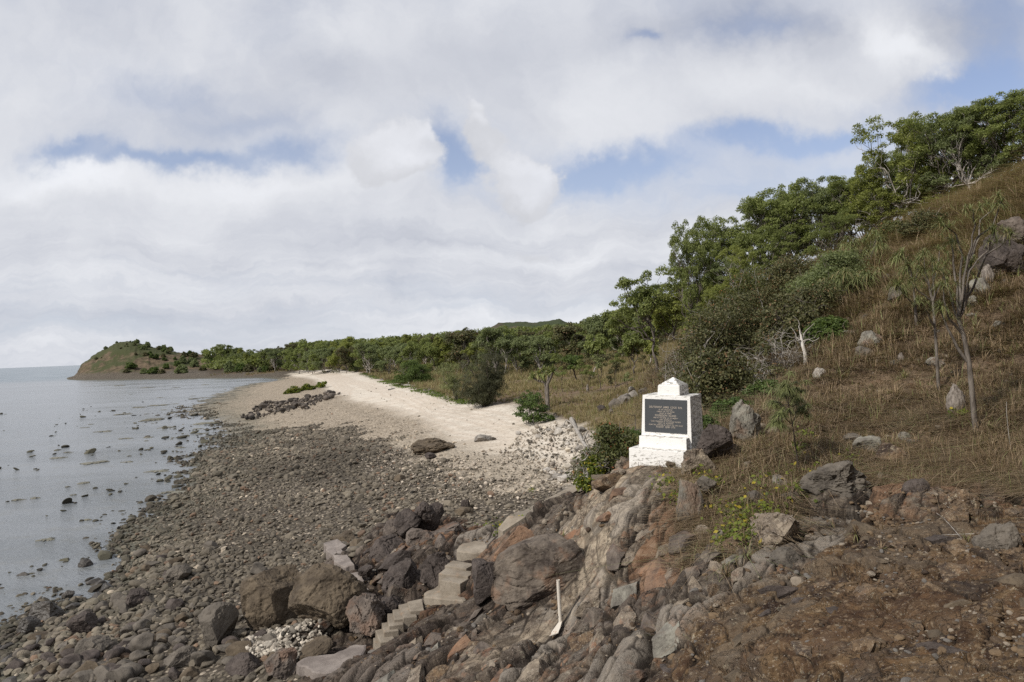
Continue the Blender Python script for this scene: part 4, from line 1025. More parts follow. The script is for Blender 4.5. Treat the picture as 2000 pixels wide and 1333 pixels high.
def steps(name, tops, label, wid, rz, depth):
    """flight of steps: list of (u, v, Y) for tread centres, top to bottom"""
    r = rs(4); c0 = py(*tops[0]); t = empty(name, c0, 0, label, 'steps')
    for k, tp in enumerate(tops):
        c = py(*tp) - c0; w_ = wid*(1+.12*r.normal()); h = .55
        a = rz + r.normal()*.05; R = np.array([[math.cos(a), -math.sin(a), 0], [math.sin(a), math.cos(a), 0], [0, 0, 1]])
        me = bevel_box('step', [(-depth/2, depth/2, -w_/2, w_/2, -h, 0, .02)], CONC, .018)
        V = np.zeros(len(me.vertices)*3); me.vertices.foreach_get('co', V); V = V.reshape(-1, 3); V += (fbm(V*5+k*7, 2, seed=3)*.03)[:, None]
        V = V @ R.T; me.vertices.foreach_set('co', V.ravel()); me.update()
        ob('step', me, t, loc=c)
    return t
steps('concrete_steps', [(898, 1103, 17.75), (893, 1117, 17.35), (888, 1132, 16.95)], 'short flight of tan concrete steps between the upper landing and the wide landing', .72, math.radians(62), .42)
steps('concrete_steps', [(812, 1183, 16.75), (797, 1191, 16.65), (782, 1199, 16.5), (772, 1209, 16.35), (762, 1224, 16.15), (752, 1241, 15.95), (745, 1259, 15.75)], 'long flight of worn tan concrete steps going down to the grey slab', .78, math.radians(14), .34)

# ------------------------------------------------------------------ rusty white post
def post():
    m, g = new_mat('rusty_white_paint'); P = g.n('ShaderNodeTexCoord', out='Object')
    n = g.noise(P, 7, 7, .7); sp = g.n('ShaderNodeSeparateXYZ', {'Vector': P}, out=None).outputs
    lowr = g.m('MULTIPLY', g.ss(sp[2], .15, -.05), .14)
    f = g.m('ADD', g.noise(g.vm('MULTIPLY', P, (1, 1, .4)), 11, 6, .7), lowr)
    c = g.mix(g.ss(f, .63, .70), (0.56, 0.51, 0.44), (0.36, 0.17, 0.07)); c = g.mix(g.ss(f, .68, .74), c, (0.10, 0.045, 0.025))
    finish(g, princ(g, c, .6, bump(g, n, .006, .5), .35))
    m2, g2 = new_mat('rust_hole'); finish(g2, princ(g2, (0.035, 0.016, 0.010), .9))
    p = on(1095, 1222, 0); Y = p[1]; b = np.array([p[0], Y, p[2]-.02])
    t = empty('signpost_stub', b, 0, 'white rust-spotted metal post stub standing in the rocks beside the path', 'post')
    d = unit(py(1090, 1133, Y) - b); hgt = float(np.linalg.norm(py(1090, 1133, Y)-b)); R = .034
    mb = Mesh(); k = 20; th = np.arange(k)*2*math.pi/k
    mb.tube([(0, 0, -.1), (0, 0, hgt*.5), (0, 0, hgt)], [R, R, R], 20, cap=False)
    mb.tube([(0, 0, hgt), (0, 0, hgt*.5), (0, 0, hgt-.1)][0:1] + [(0, 0, hgt-.15)], [R*.86, R*.86], 20, cap=False)
    # wall thickness ring at the open top
    ring = np.array([(math.cos(a)*R*q, math.sin(a)*R*q, hgt) for q in (1, .86) for a in th]); j = np.arange(k)
    mb.add(ring, np.stack([j, (j+1) % k, (j+1) % k + k, j+k], -1))
    o = ob('post_tube', mb.mesh('post_tube', m), t); o.rotation_euler = Vector(d).to_track_quat('Z', 'Y').to_euler()
    for z_, a, s_ in [(hgt-.07, -.3, .016), (hgt-.20, -.4, .015), (.17, .3, .013), (hgt-.02, .1, .009)]:
        n_ = np.array([math.sin(a), -math.cos(a), 0]); mb = Mesh()
        mb.tube([n_*(R-.004) + (0, 0, z_), n_*(R+.0025) + (0, 0, z_)], [s_, s_], 10)
        q = ob('bolt_hole', mb.mesh('bolt_hole', m2), t); q.rotation_euler = o.rotation_euler
    # flared rusty foot plate lying down the rock
    mb = Mesh(); a = np.array([0, 0, .02]); e = py(1083, 1245, Y-.35) - b; S = np.array([1, -.2, 0.25])
    n = 7; V = []
    for q in np.linspace(0, 1, n):
        c = a + (e-a)*q; wv = .04 + .060*q*(1 if q < .8 else .8)
        V += [c - S*wv, c + S*wv*.8 + np.array([0, 0, .02]), c + S*wv*.8 + np.array([0, 0, .006]), c - S*wv - np.array([0, 0, .014])]
    V = np.array(V); F = []
    for q in range(n-1):
        for w_ in range(4): F.append((4*q+w_, 4*q+(w_+1) % 4, 4*q+4+(w_+1) % 4, 4*q+4+w_))
    F += [(0, 3, 2, 1), (4*n-4, 4*n-3, 4*n-2, 4*n-1)]
    mb.add(V + np.array([0, 0, .05]), np.array(F)); ob('foot_plate', mb.mesh('foot_plate', m, False), t)
post()

# ------------------------------------------------------------------ single boulders
def boulder(name, seed, u, vb, w_, h, mat, label, Y=None, dep=1.0, rot=(0, 0, 0), sink=.18, sub=4, group=None, dv=0.0, cat='boulder', **kw):
    """rock whose foot shows at photo point (u, vb), w_ x h photo pixels in size"""
    if Y is None: p = hit(u, vb); Y = p[1]
    q = place(u, Y); s = px(Y)
    W_, Hh = w_*s, h*s/(1-sink)
    me = boulder_mesh(name, seed, (W_, W_*dep, Hh), M[mat], sub, **kw)
    zb = CAM_H + ray(u, vb)[2]*Y if Y is not None else q[2]
    o = ob(name, me, loc=(q[0], q[1] + W_*dep*.25, min(zb, q[2]+.25) + Hh*(.5-sink)), rot=rot)
    return tag(o, label, cat, group)
R90 = math.radians
B = boulder
B('boulder', 3, 525, 1222, 150, 112, 'brown_rock', 'large angular brown boulder on the shore, left of the pair above the white pebbles', rot=(.1, -.25, .3), facets=9, dep=.9, sub=5, rough=.05, cut=(.5, .8))
B('boulder', 8, 622, 1240, 165, 130, 'brown_rock', 'largest pitted brown boulder directly above the patch of white pebbles', rot=(.0, -.35, -.2), facets=9, dep=.9, sub=5, rough=.06, cut=(.5, .8))
B('boulder', 12, 402, 1270, 78, 88, 'grey_rock', 'upright square-edged grey boulder standing among the shore cobbles', rot=(.05, .18, .5), facets=8, rough=.03, cut=(.55, .75))
B('boulder', 15, 62, 1222, 76, 44, 'wet_rock', 'black barnacled rock at the edge of the water on the far left', rot=(0, -.25, .2))
B('boulder', 16, 35, 1242, 50, 34, 'wet_rock', 'small dark weedy rock just below the barnacled one at the water', rot=(0, .2, .9))
B('boulder', 17, 140, 1245, 62, 40, 'dark_rock', 'barnacle speckled rock on the cobbles behind the waterside black rock', rot=(.1, .1, .2))
B('boulder', 18, 160, 1290, 70, 36, 'grey_rock', 'broad flat grey rock near the lower left corner of the shore', rot=(0, .1, .4))
B('boulder', 19, 245, 1190, 52, 34, 'dark_rock', 'rounded dark cobble boulder halfway between the water and the square grey boulder', rot=(0, 0, .4))
B('boulder', 20, 335, 1143, 50, 36, 'grey_rock', 'pale grey rock lying well up the cobble shore')
B('boulder', 21, 330, 1310, 60, 40, 'grey_rock', 'dark split rock at the bottom of the shore below the grey boulder', rot=(.2, .2, 0))
B('boulder', 22, 450, 1330, 70, 44, 'dark_rock', 'dark rounded rock at the bottom edge left of the concrete slab')
B('boulder', 23, 530, 1332, 80, 58, 'purple_rock', 'rough purplish rock at the bottom edge beside the grey concrete slab', rough=.1, cracks=.05)
B('boulder', 24, 118, 1172, 24, 20, 'wet_rock', 'pointed black rock standing in the shallows by the water edge')
B('boulder', 25, 155, 1115, 30, 22, 'wet_rock', 'wet black rock with a notched top in the water off the shore')
# dark outcrop at the seaward end
B('boulder', 31, 815, 1040, 62, 62, 'dark_rock', 'tall jagged dark rock at the top of the seaward outcrop', Y=21.6, rough=.12, cracks=.10, rot=(0, .15, .3), sink=.1)
B('boulder', 32, 786, 1055, 55, 55, 'dark_rock', 'smooth leaning dark rock against the tall jagged one', Y=21.2, rot=(.0, .5, .6), cut=(.5, .7), sink=.1)
B('boulder', 33, 757, 1055, 50, 36, 'purple_rock', 'low purple-brown rock at the left of the jagged top', Y=21.6, rot=(0, -.4, 0))
B('boulder', 34, 840, 1030, 34, 48, 'dark_rock', 'dark blocky rock on the right shoulder of the seaward outcrop', Y=21.8, rot=(0, .3, 0), facets=8)
B('boulder', 35, 735, 1110, 90, 62, 'dark_rock', 'big rounded black rock beside the first concrete patches', Y=20.4, rot=(0, -.35, .2), cracks=.05, sub=5)
B('boulder', 36, 790, 1110, 44, 46, 'purple_rock', 'wedge-shaped purple rock in front of the leaning dark rock', Y=19.9, rot=(0, .5, .3), facets=7)
B('boulder', 37, 812, 1080, 70, 44, 'purple_rock', 'long slanting purple rock on the ridge of the outcrop', Y=20.5, rot=(0, .55, 0), cracks=.05)
B('boulder', 38, 862, 1062, 100, 34, 'purple_rock', 'long low purple-grey ledge pointing toward the beach', Y=20.6, rot=(0, -.25, .2), cracks=.1, sub=5)
B('boulder', 39, 700, 1125, 34, 22, 'dark_rock', 'small dark rock tucked beside the concrete patches', Y=19.4)
B('boulder', 40, 660, 1068, 60, 24, 'brown_rock', 'low brown weedy rock on the beach beyond the concrete patches')
B('boulder', 41, 775, 1180, 90, 80, 'dark_rock', 'cracked dark boulder on the left of the long flight of steps', Y=18.0, rot=(0, -.3, .2), cracks=.10, sub=5)
B('boulder', 42, 838, 1160, 72, 78, 'dark_rock', 'dark fissured boulder directly left of the wide landing', Y=17.9, rot=(0, -.4, .4), cracks=.10, sub=5)
B('boulder', 43, 690, 1250, 96, 76, 'purple_rock', 'lumpy purple boulder between the white pebbles and the steps', Y=16.6, rot=(0, -.45, .1), cracks=.10, sub=5, rough=.1)
B('boulder', 44, 745, 1205, 56, 44, 'dark_rock', 'dark block wedged above the lower steps', Y=17.2, rot=(0, .2, .7), facets=8, cracks=.05)
B('boulder', 45, 585, 1300, 90, 36, 'brown_rock', 'flat olive-brown rock under the near edge of the white pebbles', Y=15.8, rot=(0, -.3, .3))
B('boulder', 46, 900, 1010, 44, 16, 'brown_rock', 'low brown rock on the gravel behind the promontory')
B('boulder', 47, 905, 1000, 26, 24, 'dark_rock', 'small pyramid-shaped dark rock on the gravel behind the promontory', cut=(.4, .6), facets=7)
# rocks of the promontory
B('boulder', 51, 1046, 1212, 215, 150, 'big_rock', 'huge angular boulder with a shadowed underside left of the white post', Y=13.9, rot=(-.25, -.22, .15), dep=.7, facets=8, sub=5, rough=.03, cut=(.45, .70), sink=.03, cracks=.0)
B('boulder', 52, 935, 1185, 92, 92, 'dark_rock', 'round-shouldered dark boulder beside the landing, next to the huge angular one', Y=15.2, rot=(-.2, -.1, .2), dep=.8, sub=5, rough=.04, cut=(.5, .8), sink=.03)
B('boulder', 53, 1000, 1112, 100, 80, 'orange_rock', 'flat-faced orange and rust stained boulder below the sloping path', Y=15.5, rot=(.3, -.2, .1), dep=.6, facets=7, sub=5, rough=.02, cut=(.42, .65), sink=.05)
B('boulder', 54, 1135, 1105, 120, 84, 'orange_rock', 'second rust-stained boulder, right of the orange flat-faced one', Y=14.9, rot=(.3, -.3, .0), dep=.6, facets=7, sub=5, rough=.025, cut=(.42, .68), sink=.05)
B('boulder', 55, 1060, 1095, 48, 44, 'grey_rock', 'small grey boulder wedged between the two rust-stained ones', Y=15.6)
B('boulder', 56, 1115, 1160, 74, 60, 'layer_rock', 'grey-brown block above the foot of the white post', Y=14.5, rot=(.2, -.3, .2), facets=8)
B('boulder', 57, 1345, 1042, 62, 105, 'lichen_rock', 'upright pale lichen-covered slab of rock below the monument', Y=12.9, rot=(0, -.08, .1), dep=.6, facets=8, sub=5, rough=.06, cracks=.06, sink=.1)
B('boulder', 58, 1452, 872, 78, 100, 'lichen_rock', 'pale pointed lichen-covered rock standing right of the monument', Y=16.3, rot=(0, .05, .3), dep=.8, facets=9, sub=5, rough=.10, cut=(.45, .8), cracks=.06, sink=.1)
B('boulder', 59, 1400, 895, 78, 66, 'dark_rock', 'rounded dark rock between the monument and the grass', Y=15.1, rot=(0, -.5, .2), sub=5, rough=.08, cracks=.05)
B('boulder', 60, 1362, 945, 76, 76, 'layer_rock', 'long brown and grey rock running down below the monument corner', Y=14.6, rot=(0, -.65, .1), dep=.7, sub=5, rough=.09, cracks=.07)
B('boulder', 61, 1425, 895, 50, 30, 'rust_rock', 'small rust-brown rock at the foot of the pale pointed one', Y=15.4)
B('boulder', 62, 1672, 868, 44, 22, 'grey_rock', 'flat grey rock in the dry grass, left of a row of three')
B('boulder', 63, 1700, 885, 56, 34, 'lichen_rock', 'pale rounded rock in the dry grass, middle of a row of three')
B('boulder', 64, 1742, 908, 64, 40, 'rust_rock', 'dark rust rock in the dry grass, right of a row of three')
B('boulder', 65, 1640, 965, 150, 60, 'grey_rock', 'broad cracked dark outcrop in the middle of the slope edge', Y=12.4, dep=.6, sub=5, rough=.1, cracks=.14, sink=.25)
B('boulder', 66, 1793, 990, 56, 52, 'dark_rock', 'rounded dark boulder on the top edge of the rust-brown face', Y=11.6, sub=5, cracks=.05)
B('boulder', 67, 1535, 1118, 74, 42, 'grey_rock', 'smooth blue-grey boulder resting on the rust-brown face', Y=10.3, rot=(0, 0, .1), rough=.05, sink=.22, sub=5)
B('boulder', 68, 1472, 1000, 50, 40, 'grey_rock', 'blocky grey rock in the dry grass right of the pale slab', Y=12.8)
B('boulder', 69, 1375, 955, 40, 28, 'grey_rock', 'small grey rock beside the top of the upright pale slab', Y=13.3)
B('boulder', 70, 1400, 1072, 36, 36, 'lichen_rock', 'pale rough rock stacked on smaller stones below the grass', Y=11.6)
B('boulder', 71, 1392, 1092, 30, 18, 'pale_rock', 'flat pale stone lowest in the little stack below the grass', Y=11.2)
B('boulder', 72, 1450, 1080, 60, 30, 'grey_rock', 'low grey rock right of the stacked stones', Y=11.3)
B('boulder', 73, 1520, 1055, 110, 50, 'layer_rock', 'long broken grey-brown rock along the upper edge of the brown face', Y=11.2, cracks=.1, sub=5, sink=.3)
B('boulder', 74, 1712, 678, 46, 32, 'lichen_rock', 'pale humped rock on the upper slope below the thin trees', rot=(0, .3, 0), sink=.35)
B('boulder', 75, 1695, 700, 42, 26, 'grey_rock', 'dark grey slab just below the pale humped rock on the slope', rot=(0, -.5, 0), sink=.35)
B('boulder', 76, 1607, 740, 26, 22, 'white_rock', 'bright white quartz rock on the grassy slope')
B('boulder', 77, 1632, 735, 24, 16, 'rust_rock', 'small brown rock right beside the white quartz rock')
B('boulder', 78, 1662, 662, 22, 18, 'pale_rock', 'small pale rock at the edge of the thicket on the slope')
B('boulder', 79, 1660, 645, 12, 16, 'pale_rock', 'tiny pale stone above the thicket edge rock')
B('boulder', 80, 1985, 540, 80, 90, 'dark_rock', 'big dark rock outcrop at the right edge high on the slope', cracks=.08, sub=5, rot=(0, -.3, 0), facets=8)
B('boulder', 81, 1960, 528, 60, 34, 'dark_rock', 'dark ledge rock left of the big outcrop at the right edge', cracks=.06, rot=(0, -.3, 0))
B('boulder', 82, 2010, 480, 70, 60, 'purple_rock', 'purplish rock above the big dark outcrop at the right edge', cracks=.08)
B('boulder', 83, 1936, 575, 56, 34, 'lichen_rock', 'pale grey rock on the slope below the right edge outcrop', sink=.38)
B('boulder', 84, 1905, 600, 44, 24, 'lichen_rock', 'lichen patched rock below and left of the pale grey one')
B('boulder', 85, 1768, 590, 40, 34, 'grey_rock', 'smooth grey boulder half buried under the thin tree foliage', rough=.03)
B('boulder', 86, 1960, 640, 26, 14, 'lichen_rock', 'small flat stone in the grass near the right edge')
B('boulder', 87, 1885, 1000, 90, 40, 'rust_rock', 'low orange-brown rock on the upper edge of the brown face', Y=10.8, cracks=.08, sub=5, sink=.35)
B('boulder', 88, 1960, 1080, 100, 60, 'grey_rock', 'grey knobbly rock at the right edge of the brown face', Y=8.6, cracks=.1, sub=5, sink=.4)
B('boulder', 89, 1205, 930, 30, 12, 'layer_rock', 'thin flat rock lip below the bush left of the monument', Y=15.8)
# beach rocks beyond the promontory
B('boulder', 91, 838, 885, 84, 26, 'brown_rock', 'dark brown weedy rock mound where sand meets the cobbles', rough=.12, cracks=.08, sub=5)
B('boulder', 92, 870, 878, 36, 12, 'brown_rock', 'small brown rock at the right end of the weedy mound')
B('boulder', 93, 838, 896, 26, 12, 'dark_rock', 'dark stone in front of the weedy mound')
B('boulder', 94, 940, 864, 36, 14, 'pale_rock', 'pale grey rock alone on the near sand')
B('boulder', 95, 960, 862, 14, 8, 'grey_rock', 'small grey stone right beside the pale rock on the sand')
for k, (u, v, a) in enumerate([(1085, 938, 18), (1098, 944, 22), (1076, 930, 14), (1092, 928, 12), (1108, 934, 12), (1063, 925, 14), (1100, 918, 10), (1070, 940, 12), (1120, 905, 14), (1128, 880, 12), (1105, 872, 10), (1090, 850, 16), (1135, 845, 14), (1115, 838, 12), (1145, 858, 12), (1070, 845, 10), (1050, 858, 12), (1010, 850, 10)]):
    B('pale_rock', 200+k, u, v, a*1.3, a*.8, 'white_rock' if k % 3 else 'pale_rock', 'pale weathered rock on the white rubble below the bush and driftwood', sub=3, group='pale rocks on the upper beach', cat='rock', rot=(0, 0, k*.7))
for k, (u, v, a, m_) in enumerate([(1205, 800, 24, 'grey_rock'), (1222, 792, 26, 'pale_rock'), (1240, 782, 22, 'pale_rock'), (1262, 772, 20, 'grey_rock'), (1175, 808, 18, 'dark_rock'), (1195, 812, 14, 'grey_rock'), (1235, 770, 16, 'pale_rock'), (1180, 800, 10, 'grey_rock')]):
    B('outcrop_rock', 230+k, u, v, a*1.2, a*.9, m_, 'grey rock of the low outcrop in brown grass behind the monument', sub=3, group='rocks of the low outcrop behind the monument', cat='rock', rot=(0, -.4, k*.7), rough=.12)

# ------------------------------------------------------------------ fractured blocks of the promontory
def rock_blocks():
    r = rs(55)
    mats = ['dark_rock', 'purple_rock', 'big_rock', 'layer_rock', 'orange_rock', 'layer_rock', 'lichen_rock', 'grey_rock', 'big_rock', 'layer_rock', 'purple_rock', 'rust_rock']
    pr = [boulder_mesh('rock_block', 600+q, (1, .66, .58), M[mats[q % 12]], 5, facets=15, rough=.022, cut=(.36, .66), cracks=.0, blk=.35) for q in range(24)]
    n = 0; Q = []; av = r.uniform(-.30, .32, 9000); yv = np.exp(r.uniform(math.log(9), math.log(21.5), 9000)); zv = zones(av*yv, yv); hv = HZ(av*yv, yv)
    for c_ in range(9000):
        if n >= 290: break
        a, Y = av[c_], yv[c_]; x = a*Y
        if zv[1][c_] < .8 or zv[2][c_] > .4 or (zv[3][c_] > .5 and r.random() < .75): continue
        u, v = project(np.array([x, Y, hv[c_]]))
        if any(abs(u-c[0]) < c[2] and -c[2] < v-c[1] < c[2]+30 for c in AVOID): continue
        s = r.uniform(.30, 1.2)*(.9 if v > 1200 else 1)
        if any(math.hypot(x-q[0], Y-q[1]) < .36*(s+q[2]) for q in Q): continue
        Q.append((x, Y, s)); n += 1
        o = ob('rock_block', pr[(r.choice([0, 1, 2, 1, 10, 3, 8]) if u < 930 and v < 1260 else r.integers(2, 12)) + 12*r.integers(0, 2)], loc=(x, Y, gz(x, Y)-.06*s), rot=(r.normal()*.25, -.35+r.normal()*.25, .75+r.normal()*.35), scale=(s*1.1, s, s*r.uniform(.8, 1.2)))
        side = 'seaward of the concrete steps' if u < 880 and v < 1180 else ('below the sloping path and steps' if u < 1100 else 'of the ridge below the monument')
        tag(o, 'fractured brown-grey rock block ' + side, 'rock', 'fractured rock blocks ' + side)
AVOID = [(1172, 944, 26), (1139, 958, 30), (1095, 984, 30), (1050, 1008, 30), (1010, 1030, 30), (978, 1050, 34), (930, 1075, 50), (895, 1115, 50), (870, 1155, 56), (830, 1180, 45), (790, 1200, 40), (765, 1225, 40), (748, 1255, 42), (690, 1285, 60), (630, 1310, 50),
         (1290, 905, 75), (1095, 1215, 45), (1052, 1160, 100), (1000, 1080, 55), (1135, 1075, 60), (935, 1140, 30), (1095, 1170, 35), (655, 1095, 30), (680, 1110, 30), (695, 1150, 30), (705, 1170, 30)]
rock_blocks()
def slope_rocks():
    r = rs(66); pr = [boulder_mesh('slope_rock', 640+q, (1, .8, .7), M[['grey_rock', 'rust_rock', 'layer_rock', 'lichen_rock', 'dark_rock'][q % 5]], 4, facets=9, rough=.05, cracks=.02) for q in range(10)]
    n = 0; av = r.uniform(.22, .9, 4000); yv = np.exp(r.uniform(math.log(9), math.log(32), 4000)); zv = zones(av*yv, yv); nv = fbm(np.stack([av*yv, yv, yv*0], -1)*.5, 2, seed=7)
    for k in range(4000):
        if n >= 150: break
        if zv[1][k] > .9 and r.random() > .12: continue
        if nv[k] < .02 and r.random() > .15: continue
        x, y = av[k]*yv[k], yv[k]; s = np.exp(r.normal(-1.45, .5))*(y/15)**.4; n += 1
        o = ob('slope_rock', pr[r.integers(0, 10)], loc=(x, y, gz(x, y)+s*.1), rot=(r.normal()*.3, r.normal()*.3, r.uniform(0, 6.28)), scale=float(s))
        near = zv[1][k] > .5
        tag(o, 'small loose rock lying ' + ('on the brown rock face' if near else 'in the dry grass of the slope'), 'rock', 'loose rocks ' + ('on the rock face' if near else 'in the slope grass'))
slope_rocks()
def embedded_rocks():
    r = rs(67); pr = [boulder_mesh('embedded_rock', 660+q, (1, .75, .5), M[['rust_rock', 'brown_rock', 'rust_rock', 'dark_rock'][q % 4]], 5, facets=13, rough=.03, cut=(.4, .75), blk=.6) for q in range(8)]
    av = r.uniform(.08, .85, 3000); yv = np.exp(r.uniform(math.log(5.2), math.log(12), 3000)); zv = zones(av*yv, yv); n = 0; Q = []
    for k in range(3000):
        if n >= 75: break
        if zv[2][k] < .6: continue
        x, y = av[k]*yv[k], yv[k]; s = np.exp(r.normal(-.75, .4))*min(1, y/8)
        if any(math.hypot(x-q[0], y-q[1]) < .5*(s+q[2]) for q in Q): continue
        Q.append((x, y, s)); n += 1
        tag(ob('embedded_rock', pr[r.integers(0, 8)], loc=(x, y, gz(x, y)-.10*s), rot=(r.normal()*.2, r.normal()*.2, r.uniform(0, 6.28)), scale=float(s)), 'low rust-brown rock bedded in the dark brown face at the lower right', 'rock', 'rocks bedded in the brown face')
embedded_rocks()
def grit():
    r = rs(68); N = 60000
    a = r.uniform(-.33, .9, N); y = np.exp(r.uniform(math.log(5), math.log(24), N)); x = a*y
    sand, rock, rust, pale, veg = zones(x, y); cl = fbm(np.stack([x, y, x*0], -1)*1.3, 3, seed=120)
    k = ((rock > .4) | (veg > .5)) & (r.random(N) < np.clip(.30 + cl*1.6, 0, 1)*(.25+.75*rust)*(1-.8*pale)) & (r.random(N) < np.clip(y/9, .3, 1))
    x, y, rust = x[k][:15000], y[k][:15000], rust[k][:15000]; n = len(x)
    size = np.clip(np.exp(r.normal(-3.15, .5, n))*np.clip(y/9, .8, 1.8), .015, .22)
    g = r.random((n, 1)); h = r.random((n, 1))
    c = np.array([.045, .030, .021])*(1-g) + np.array([.17, .118, .070])*g; c = np.where(h > .86, np.array([.24, .20, .155]), c); c = np.where(h < .12, np.array([.13, .118, .105]), c)
    V, F, C = stone_batch(r, np.stack([x, y, HZ(x, y)+size*.12], -1), size, 1, c, (.4, .8), 3)
    tag(ob('rock_grit', mesh_np('rock_grit', V, F, False, {'stone': C}, mats=[M['stones']])), 'loose grit and small chips lying over the brown rock and slope', 'grit', kind='stuff')
# ------------------------------------------------------------------ cobbles of the shore
def stone_batch(r, pos, size, sub, cols, flat=(.45, .8), facets=5):
    V0, F0 = ICO[sub]; n = len(pos)
    V = np.repeat(V0[None], n, 0).astype(np.float32)
    for _ in range(facets):
        nn = unit(r.normal(size=(n, 3))).astype(np.float32); d = r.uniform(.42, .85, n)[:, None].astype(np.float32)
        V = V - np.maximum(0, np.einsum('nij,nj->ni', V, nn) - d)[..., None]*nn[:, None]
    S = np.stack([size*r.uniform(.75, 1.35, n), size*r.uniform(.6, 1.0, n), size*r.uniform(*flat, n)], -1)*.5
    V = V*S[:, None]
    th = r.uniform(0, 2*math.pi, n); ti = r.normal(0, .32, n)
    c, s = np.cos(ti)[:, None], np.sin(ti)[:, None]; x, z = V[..., 0]*c+V[..., 2]*s, -V[..., 0]*s+V[..., 2]*c
    c, s = np.cos(th)[:, None], np.sin(th)[:, None]; y = V[..., 1]; V = np.stack([x*c-y*s, x*s+y*c, z], -1)
    V = V + pos[:, None]
    F = (F0[None] + (np.arange(n)*len(V0))[:, None, None]).reshape(-1, 3)
    return V.reshape(-1, 3), F, np.repeat(cols, len(V0), 0)
def cobble_field():
    r = rs(77); N = 430000
    a = r.uniform(-.88, .30, N); Ys = np.sqrt(r.uniform(12**2, 130**2, N))
    keep = r.random(N) < np.clip((26/Ys)**.9, 0, 1)*(np.where(Ys > 26, 1, 1)); a, Ys = a[keep], Ys[keep]
    x, y = a*Ys, Ys
    z = HZ(x, y); sand, rock, rust, pale, veg = zones(x, y); shl = shell_mask(x, y)
    big = fbm(np.stack([x, y, x*0], -1)*.35, 3, seed=91)
    water = sstep(z, .02, -.10)
    p = (1-sstep(sand, .2, .6))*(1-sstep(rock, .3, .7))*(1-sstep(veg, .2, .6))*(1-np.where(y > 40, .97, .88)*shl)*(1-water*(.86+.135*sstep(z, -.10, -.34) - .25*np.clip(big, 0, .4)*(z > -.34)))*(z > -.6)
    p = p*np.clip(.75 + big*1.0, .25, 1)
    # sand strip keeps a thin scatter
    p = np.maximum(p, .004*(veg < .3)*(rock < .3))
    k = r.random(len(p)) < p
    x, y, z, shl, water = x[k], y[k], z[k], shl[k], water[k]
    n = len(x)
    edge = sstep(x/y, -.25, -.62)*(y < 34)
    size = np.exp(r.normal(-1.80, .42, n))*(1+.35*edge)*(1-.35*shl); size = np.clip(size, .08, .75)*np.clip(y/30, 1, 1.8)**.5*(1+.5*np.clip(fbm(np.stack([x, y, x*0], -1)*.22, 3, seed=95), -.5, .6))
    z = z + size*r.uniform(.02, .22, n)
    g = (r.random(n)*.75+.12)[:, None]; h_ = r.random(n)[:, None]
    col = np.array([.070, .060, .049])*(1-g) + np.array([.175, .152, .122])*g
    col = np.where(h_ > .95, col*np.array([1.2, .95, .85]), col); col = np.where((h_ < .025) | ((h_ < .30) & (shl[:, None] > .5)), np.array([.34, .29, .235]), col)
    col = col*(1+.7*fbm(np.stack([x, y, x*0], -1)*.16, 4, .6, seed=96))[:, None]*np.array([1.12, 1.10, 1.04])
    wet = ((z < .16) & (r.random(n) < .75))[:, None]; col = np.where(wet, col*.48, col)
    algae = (sstep(z, .9, .2)*(r.random(n) < .5))[:, None]; col = col*(1-algae*.35) + np.array([.095, .090, .062])*algae*.35
    pos = np.stack([x, y, z], -1)
    app = size/y
    order = np.argsort(-app); top = order[:280]
    rest = np.setdiff1d(np.arange(n), top); near = rest[y[rest] < 27]; far = rest[y[rest] >= 27]
    V1, F1, C1 = stone_batch(r, pos[near], size[near], 2 if len(near) < 9000 else 1, col[near]); V2, F2, C2 = stone_batch(r, pos[far], size[far], 1 if len(far) < 26000 else 0, col[far])
    print('cobbles', n, len(near), len(far))
    me = mesh_np('shore_cobbles', np.vstack([V1, V2]), np.vstack([F1, F2+len(V1)]), False, {'stone': np.vstack([C1, C2])}, mats=[M['stones']])
    tag(ob('shore_cobbles', me), 'mass of small grey-brown cobbles covering the shore', 'cobbles', kind='stuff')
    protos = [boulder_mesh('beach_rock', 300+q, (1, .8, .62), M[['grey_rock', 'brown_rock', 'grey_rock', 'dark_rock'][q % 4]], 3, facets=9, rough=.05) for q in range(12)]
    wetp = [boulder_mesh('beach_rock', 320+q, (1, .8, .6), M['wet_rock'], 3, facets=9, rough=.06) for q in range(4)]
    for q, i in enumerate(top):
        wetr = pos[i, 2] < .22
        o = ob('beach_rock', (wetp[q % 4] if wetr else protos[q % 12]), loc=pos[i], rot=(r.normal()*.25, r.normal()*.25, r.uniform(0, 6.28)), scale=float(size[i]))
        if wetr: tag(o, 'dark wet rock in the shallows or at the edge of the water', 'rock', 'wet rocks along the water edge')
        elif o.location.x/o.location.y < -.45: tag(o, 'grey-brown angular rock among cobbles near the waterline', 'rock', 'larger rocks of the cobble shore')
        else: tag(o, 'grey-brown angular rock among the cobbles inland of the waterline', 'rock', 'larger rocks of the inner cobble shore')
